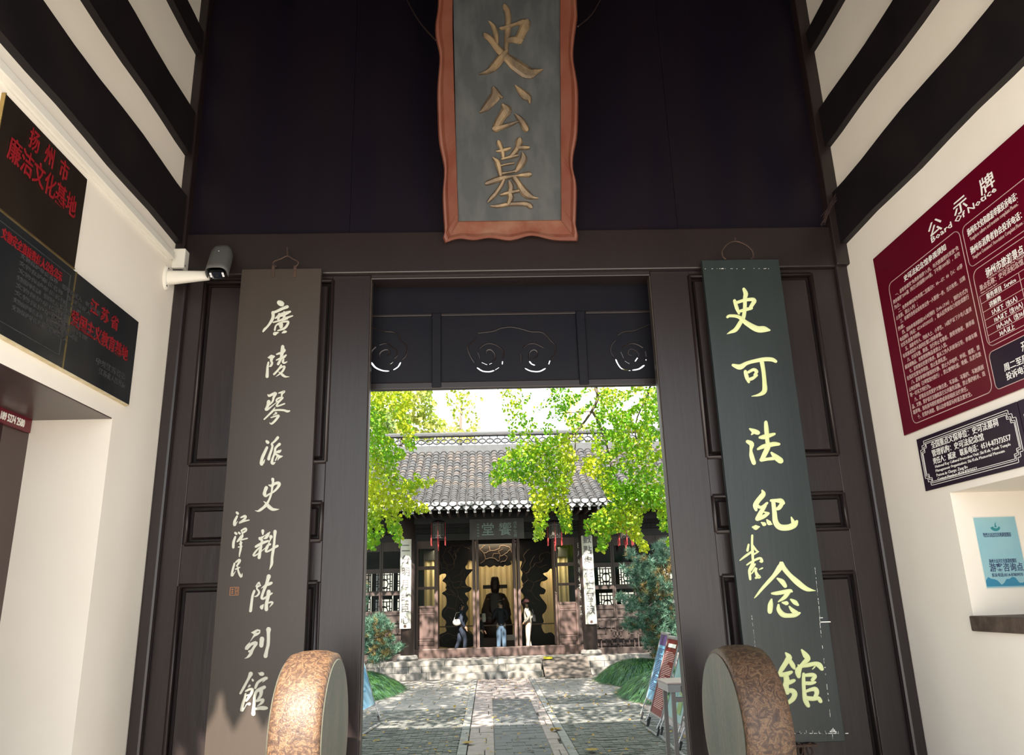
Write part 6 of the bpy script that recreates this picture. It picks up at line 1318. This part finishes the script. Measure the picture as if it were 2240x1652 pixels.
# folding table
zt_ = 1.12; a = aZ(1442, 1490, zt_); b = aZ(1505, 1480, zt_)
tx0, ty1 = a.x, a.y
t = thing('folding_table', 'grey legged folding table with a pinkish top beside the right jamb', 'table', (tx0+.5, ty1-.5, 0))
MB().box(tx0, tx0+1.1, ty1-.45, ty1+.12, zt_-.0, zt_+.02).build('table_top', 'tabletop', t, bevel=.004); MB().box(tx0+.005, tx0+1.095, ty1-.445, ty1+.11, zt_-.085, zt_-.003).build('apron', 'alu', t)
for dx, dy in ((.07, -.40), (.07, .05), (1.0, -.40), (1.0, .05)): MB().bar((tx0+dx-.02, ty1+dy-.0, .0), (tx0+dx, ty1+dy, zt_-.08), .045).build('leg', 'tableleg', t)
MB().bar((tx0+.07, ty1-.40, zt_-.17), (tx0+1.0, ty1-.40, zt_-.17), .05).build('cross_bar', 'tableleg', t)
MB().box(tx0+.16, tx0+.22, ty1-.46, ty1-.44, zt_-.10, zt_-.02).build('clamp', 'rubber', t)

# ================================================================== PLANTS
def inpoly(x, y, P):
    c = False; j = len(P)-1
    for i in range(len(P)):
        if (P[i][1] > y) != (P[j][1] > y) and x < (P[j][0]-P[i][0])*(y-P[i][1])/(P[j][1]-P[i][1])+P[i][0]: c = not c
        j = i
    return c
def fill(mb, poly, dens, Y0, dy, s, rng, fn=leaf_fan, gap=None):
    xs = [p[0] for p in poly]; ys = [p[1] for p in poly]; x0, x1, y0, y1 = min(xs), max(xs), min(ys), max(ys); n = int((x1-x0)*(y1-y0)*dens*2.4)
    for _ in range(n):
        x, y = rng.uniform(x0, x1), rng.uniform(y0, y1)
        if not inpoly(x, y, poly): continue
        if gap and math.sin(x*.09+math.sin(y*.05)*2)*math.sin(y*.08+x*.03) > gap+rng.uniform(-.3, .3): continue
        Y = Y0+rng.gauss(0, dy); p = aY(x, y, Y)
        fn(mb, p, s*.80*rng.uniform(.75, 1.2), rdir(rng, .55), rdir(rng), rng)
rg = random.Random(77)
gk = thing('ginkgo_tree', 'ginkgo with drooping yellow green branches, its trunk right of the courtyard', 'tree', (6.8, 10.5, 0))
MB().tube(spline([(6.8, 10.5, 0), (6.7, 10.4, 3), (6.3, 10.2, 6.5), (5.6, 10.0, 9.5)], 4), [.42-.02*k for k in range(13)], 14).build('trunk', 'bark', gk, smooth=True)
YG = 10.5
def twig(pts, r0, r1, parent, Y=YG, name='branch', pre=()):
    P = [tuple(p) for p in pre]+[tuple(aY(x, y, Y+dz)) for x, y, dz in pts]; S_ = spline(P, 4); n = len(S_); MB().tube(S_, [r0+(r1-r0)*k/(n-1) for k in range(n)], 7).build(name, 'bark', parent, smooth=True)
twig([(1320, 830, 0), (1308, 870, 0), (1294, 900, .1), (1260, 945, 0), (1210, 985, 0), (1165, 1010, -.1)], .055, .010, gk, pre=[(6.2, 10.2, 7.2), (4.6, 10.4, 7.4)])
twig([(1294, 898, .1), (1312, 930, 0), (1325, 965, -.1), (1334, 1010, 0), (1342, 1060, 0), (1352, 1110, .1)], .028, .006, gk)
twig([(1440, 830, 0), (1415, 870, .2), (1390, 930, 0), (1400, 1000, 0), (1420, 1080, .1)], .03, .006, gk, pre=[(5.2, 10.6, 7.0)])
twig([(1260, 945, 0), (1255, 1000, 0), (1232, 1060, -.1), (1240, 1130, 0)], .014, .004, gk); twig([(1210, 985, 0), (1195, 1050, 0), (1185, 1120, 0), (1178, 1170, 0)], .012, .004, gk)
twig([(1294, 900, .1), (1230, 905, .2), (1190, 920, .1)], .012, .004, gk); twig([(1352, 1110, .1), (1385, 1150, 0), (1400, 1200, 0)], .008, .003, gk)
mb = MB()
dense = [(1120, 985), (1180, 965), (1240, 945), (1262, 1000), (1256, 1040), (1240, 1080), (1250, 1130), (1254, 1165), (1236, 1165), (1214, 1118), (1200, 1112), (1196, 1150), (1182, 1183), (1166, 1178), (1172, 1130), (1162, 1095), (1160, 1056), (1125, 1050), (1100, 1048), (1085, 1062), (1071, 1050), (1080, 1015)]
fill(mb, dense, .062, YG, .45, .088, rg)
fill(mb, [(1120, 848), (1160, 848), (1155, 900), (1165, 950), (1180, 970), (1130, 990), (1112, 960), (1118, 900)], .030, YG, .4, .080, rg, gap=.2)
fill(mb, [(1090, 848), (1125, 848), (1120, 900), (1140, 985), (1105, 995), (1118, 940), (1100, 900)], .018, YG, .4, .080, rg, gap=.0)
fill(mb, [(1195, 848), (1250, 848), (1240, 900), (1215, 905), (1200, 880)], .040, YG, .4, .080, rg, gap=.3); fill(mb, [(1160, 880), (1290, 860), (1300, 960), (1240, 965), (1180, 985), (1160, 950)], .024, YG, .4, .080, rg, gap=.1)
fill(mb, [(1240, 848), (1330, 848), (1330, 920), (1290, 930)], .030, YG, .4, .080, rg, gap=.1)
fill(mb, [(1320, 848), (1452, 848), (1456, 1000), (1300, 1000), (1290, 940)], .036, YG, .5, .082, rg, gap=.35)
fill(mb, [(1340, 900), (1456, 880), (1458, 1090), (1330, 1090), (1300, 1030), (1275, 1030), (1270, 1010), (1310, 980)], .046, YG, .5, .086, rg, gap=.6)
low = [(1310, 1060), (1458, 1060), (1460, 1130), (1440, 1120), (1410, 1110), (1398, 1150), (1412, 1185), (1417, 1205), (1403, 1205), (1385, 1180), (1370, 1165), (1345, 1160), (1330, 1190), (1324, 1208), (1306, 1202), (1308, 1165), (1283, 1168), (1280, 1140), (1300, 1122), (1325, 1105), (1340, 1080)]
fill(mb, low, .070, YG, .4, .090, rg); fill(mb, [(1440, 1120), (1466, 1125), (1466, 1160), (1442, 1160)], .05, YG, .3, .088, rg)
fill(mb, [(1270, 1030), (1330, 1020), (1340, 1060), (1300, 1045)], .05, YG, .3, .085, rg); fill(mb, [(1455, 1175), (1470, 1175), (1470, 1190), (1458, 1192)], .05, YG, .2, .085, rg)
stuff(mb.build('foliage', 'ginkgo', gk))
mb = MB()
for _ in range(20000):     # high canopy out of the frame, throws the dappled shade
    y = rg.uniform(5.0, 12.8); x = rg.uniform(-6, 7.5); z = 2.1+.30*(y+5.8)+.4+rg.random()*2.6
    if math.sin(x*1.7+1)*math.sin(y*2.3) >.50: continue
    leaf_fan(mb, Vector((x, y, z)), rg.uniform(.10, .17), rdir(rg, .2), rdir(rg), rg)
for _ in range(8500):
    y = rg.uniform(3.5, 6.2); x = rg.uniform(-4.5, 6.0)
    if math.sin(x*2.1)*math.sin(y*2.9+x) > .80: continue
    leaf_fan(mb, Vector((x, y, 2.1+.30*(y+5.8)+.45+rg.random()*1.3)), rg.uniform(.10, .17), rdir(rg, .2), rdir(rg), rg)
stuff(mb.build('high_foliage', 'ginkgo', gk))
gl = thing('ginkgo_tree', 'ginkgo with hanging yellow green branches at the left of the courtyard', 'tree', (-7.0, 9.5, 0))
MB().tube(spline([(-7.0, 9.5, 0), (-6.8, 9.6, 3), (-6.3, 9.6, 6.5), (-5.6, 9.5, 9.5)], 4), [.38-.02*k for k in range(13)], 14).build('trunk', 'bark', gl, smooth=True)
YL = 9.2
twig([(802, 985, 0), (825, 1015, 0), (850, 1045, 0), (870, 1080, 0), (900, 1110, 0)], .020, .004, gl, Y=YL, pre=[(-6.5, 9.6, 5.4), (-4.2, 9.4, 4.9)])
twig([(798, 1010, 0), (808, 1075, 0), (800, 1120, 0), (812, 1170, .1)], .012, .003, gl, Y=YL, pre=[(-3.2, 9.3, 4.6)]); twig([(850, 1045, 0), (900, 1055, .1), (940, 1052, .1)], .008, .003, gl, Y=YL)
twig([(808, 1075, 0), (835, 1095, 0), (858, 1140, 0), (872, 1185, .1)], .008, .003, gl, Y=YL)
mb = MB()
fill(mb, [(798, 848), (836, 848), (842, 900), (846, 950), (880, 985), (884, 1000), (862, 1008), (872, 1040), (905, 1052), (915, 1075), (890, 1095), (905, 1112), (893, 1132), (868, 1105), (878, 1140), (880, 1185), (872, 1196), (857, 1168), (840, 1130), (834, 1140), (840, 1165), (818, 1200), (796, 1200), (794, 1100), (800, 1000)], .060, YL, .4, .083, rg)
fill(mb, [(836, 848), (868, 848), (880, 885), (900, 930), (910, 962), (908, 985), (890, 982), (875, 935), (852, 895)], .060, YL, .35, .080, rg)
fill(mb, [(878, 848), (899, 848), (900, 892), (886, 902), (878, 870)], .06, YL, .3, .080, rg)
fill(mb, [(905, 1040), (920, 1030), (915, 1050), (950, 1045), (954, 1056), (925, 1066), (905, 1062)], .06, YL, .2, .080, rg); fill(mb, [(890, 1095), (915, 1095), (940, 1108), (938, 1118), (915, 1122), (893, 1112)], .055, YL, .2, .080, rg)
fill(mb, [(960, 848), (1030, 848), (1020, 900), (990, 905), (975, 875)], .006, YL, .3, .075, rg)
stuff(mb.build('foliage', 'ginkgo', gl))
# trees beyond the hall
def leaf_card(mb, c, s, d, nrm, rng):
    d = d.normalized(); side = d.cross(nrm).normalized(); mb.add([c, c+d*s*.5+side*s*.4, c+d*s, c+d*s*.5-side*s*.4], [(0, 1, 2, 3)])
def far_tree(label, polys, Y, trunk_px, m='farleaf', s=.34):
    b = aY(trunk_px, 1000, Y); t = thing('background_tree', label, 'tree', (b.x, Y, 0), 'trees behind the hall')
    MB().tube([(b.x, Y, 0), (b.x+.2, Y, 5), (b.x-.1, Y, 9), (b.x, Y, 12)], [.25, .2, .13, .05], 9).build('trunk', 'bark', t, smooth=True)
    mb = MB()
    for P, dn, g in polys: fill(mb, P, dn, Y, 1.0, s, rg, leaf_card, gap=g)
    stuff(mb.build('foliage', m, t))
far_tree('broad yellow green tree behind the left end of the hall roof', [([(820, 835), (930, 835), (948, 870), (950, 905), (972, 925), (975, 960), (820, 960)], .050, .7)], 34, 880)
far_tree('slender sparse tree showing against the sky above the ridge', [([(970, 960), (968, 925), (980, 900), (975, 870), (985, 840), (1030, 838), (1060, 860), (1070, 885), (1045, 900), (1050, 930), (1030, 960)], .020, .1), ([(960, 935), (1040, 930), (1045, 965), (960, 965)], .05, .8)], 33, 1010, s=.26)
far_tree('tall green tree behind the right half of the roof', [([(1240, 830), (1470, 830), (1470, 980), (1230, 980)], .020, .2)], 36, 1380)
far_tree('low shrubby tree behind the left roof end, half hidden by ginkgo', [([(760, 880), (850, 900), (870, 960), (760, 970)], .05, .8)], 31, 800, 'farleaf2')

def tuft(mb, c, r, rng, up=0.4):
    """a spray of pine needles"""
    ax_ = rdir(rng); ax_.z = abs(ax_.z)*.6+up; ax_.normalize()
    for _ in range(22):
        d = (ax_*rng.uniform(.3, 1)+rdir(rng)*.75).normalized(); n_ = d.cross(rdir(rng)).normalized()*r*.045; e = c+d*r*rng.uniform(.8, 1.1)
        mb.add([c-n_, c+n_, e], [(0, 1, 2)])
def pine(label, base, blobs, n, r, Y, limbs, brown):
    t = thing('pine_shrub', label, 'pine', base); mb, mb2 = MB(), MB()
    for P in limbs: twig2 = spline([tuple(base)]+[tuple(aY(x, y, Y)) for x, y in P], 3); MB().tube(twig2, [.05-.04*k/len(twig2) for k in range(len(twig2))], 7).build('branch', 'bark', t, smooth=True)
    for poly, dens in blobs:
        xs = [p[0] for p in poly]; ys = [p[1] for p in poly]; N_ = int((max(xs)-min(xs))*(max(ys)-min(ys))*dens*1.5)
        for _ in range(N_):
            x, y = rg.uniform(min(xs), max(xs)), rg.uniform(min(ys), max(ys))
            if not inpoly(x, y, poly): continue
            p = aY(x, y, Y+rg.gauss(0, .35)); br_ = any((x-bx)**2+(y-by)**2 < br2*br2 for bx, by, br2 in brown) and rg.random() < .6
            tuft(mb2 if br_ or rg.random() < .06 else mb, p, r*rg.uniform(.6, 1.0), rg)
    stuff(mb.build('needles', 'needle', t)); stuff(mb2.build('browned_needles', 'needlebrown', t)); return t
YP = 15.6; rb0 = aZ(1500, 1500, 0)
PR = [([(1372, 1200), (1385, 1210), (1400, 1220), (1430, 1225), (1455, 1255), (1475, 1290), (1480, 1330), (1480, 1420), (1440, 1425), (1420, 1410), (1405, 1375), (1375, 1385), (1360, 1365), (1375, 1355), (1400, 1350), (1380, 1340), (1365, 1335), (1348, 1310), (1350, 1300), (1380, 1305), (1400, 1310), (1385, 1285), (1375, 1265), (1362, 1240), (1378, 1245), (1385, 1230), (1368, 1215)], .045), ([(1428, 1200), (1445, 1185), (1460, 1180), (1478, 1210), (1480, 1260), (1458, 1250), (1440, 1225)], .05), ([(1390, 1225), (1410, 1215), (1440, 1240), (1450, 1300), (1410, 1300)], .03), ([(1400, 1400), (1440, 1395), (1450, 1440), (1430, 1440)], .04)]
pine('large blue green pine with some browned needles before the right end of the hall', Vector((4.6, YP, 0)), PR, 0, .20, YP, ([(1520, 1420), (1470, 1340), (1420, 1300), (1375, 1310)], [(1500, 1400), (1450, 1290), (1400, 1230), (1375, 1205)], [(1490, 1330), (1470, 1250), (1455, 1190)], [(1480, 1400), (1440, 1370), (1380, 1370)]), ((1450, 1255, 20), (1410, 1290, 12), (1438, 1300, 16), (1420, 1370, 14), (1470, 1235, 12)))
YQ = 15.4
PLft = [([(790, 1370), (800, 1355), (820, 1345), (840, 1348), (855, 1365), (860, 1375), (845, 1385), (820, 1395), (800, 1405), (788, 1410)], .07), ([(795, 1410), (830, 1395), (862, 1390), (864, 1402), (840, 1415), (810, 1425), (795, 1428)], .07), ([(806, 1440), (830, 1425), (850, 1412), (880, 1410), (882, 1420), (862, 1435), (830, 1450), (808, 1452)], .075)]
pine('small bonsai-like pine beside the left mound of lilyturf', Vector((-3.6, YQ, 0)), PLft, 0, .17, YQ, ([(790, 1440), (815, 1405), (845, 1400)], [(800, 1450), (840, 1440), (875, 1420)], [(790, 1420), (820, 1375), (850, 1368)]), ((835, 1395, 18), (820, 1420, 12), (850, 1430, 10)))
mb = MB()
# far left conifer sprigs by the jamb
pine('sprig of green conifer at the left jamb in front of the hall windows', Vector((-4.4, YQ+1, 0)), [([(786, 1260), (800, 1265), (803, 1285), (806, 1330), (790, 1345), (784, 1300)], .05)], 0, .15, YQ+1, ([(780, 1360), (792, 1300)],), ())

def lilyturf(label, x0, x1, y0, y1, hgt, n, m):
    cx, cy = (x0+x1)/2, (y0+y1)/2; t = thing('lilyturf_clump', label, 'grass', (cx, cy, 0)); mb = MB(); mb2 = MB()
    hx, hy = (x1-x0)/2, (y1-y0)/2
    for _ in range(n):
        a_ = rg.uniform(0, 2*math.pi); q = math.sqrt(rg.random()); bx, by_ = cx+hx*q*.88*math.cos(a_), cy+hy*q*.88*math.sin(a_)
        top = hgt*(1-q**2.2)*.72; out = Vector((math.cos(a_)*(.25+q)+rg.gauss(0, .45), math.sin(a_)*(.25+q)-.5+rg.gauss(0, .45), 0)); out.normalize(); L_ = rg.uniform(.26, .50); P = []
        for k in range(6):
            u = k/5; P.append(Vector((bx, by_, top))+out*L_*u+Vector((0, 0, .85*L_*u-1.35*L_*u*u)))
        sd_ = out.cross(Vector((0, 0, 1)))*rg.uniform(.006, .011)
        B = mb if rg.random() < .72 else mb2; v = []
        for k, p in enumerate(P): w_ = sd_*(1-.85*k/5); p.z = max(p.z, .01); v += [p-w_, p+w_]
        B.add(v, [(2*k, 2*k+1, 2*k+3, 2*k+2) for k in range(5)])
    mo = MB(); rows = []
    for i in range(7):
        r_ = 1-i/6; rows.append([Vector((cx+hx*.86*r_*math.cos(k*math.pi/12), cy+hy*.86*r_*math.sin(k*math.pi/12), hgt*.62*(1-r_**2.2))) for k in range(24)])
    for i in range(6):
        for k in range(24): mo.add([rows[i][k], rows[i][(k+1) % 24], rows[i+1][(k+1) % 24], rows[i+1][k]], [(0, 1, 2, 3)])
    mo.build('mound', 'mound', t, smooth=True); stuff(mb.build('blades', m, t)); stuff(mb2.build('blades', 'grass2', t)); return t
lilyturf('bushy mound of dark green lilyturf at the left edge of the path', -4.9, -2.25, 12.6, 17.7, .62, 11000, 'grass')
lilyturf('long mound of blue green lilyturf at the right of the path, beside the ramp', 2.95, 5.2, 14.0, 18.0, .66, 9000, 'grass')
lilyturf('nearer mound of lilyturf right of the path, behind the blue poster stand', 3.0, 5.2, 10.4, 14.6, .66, 10000, 'grass')
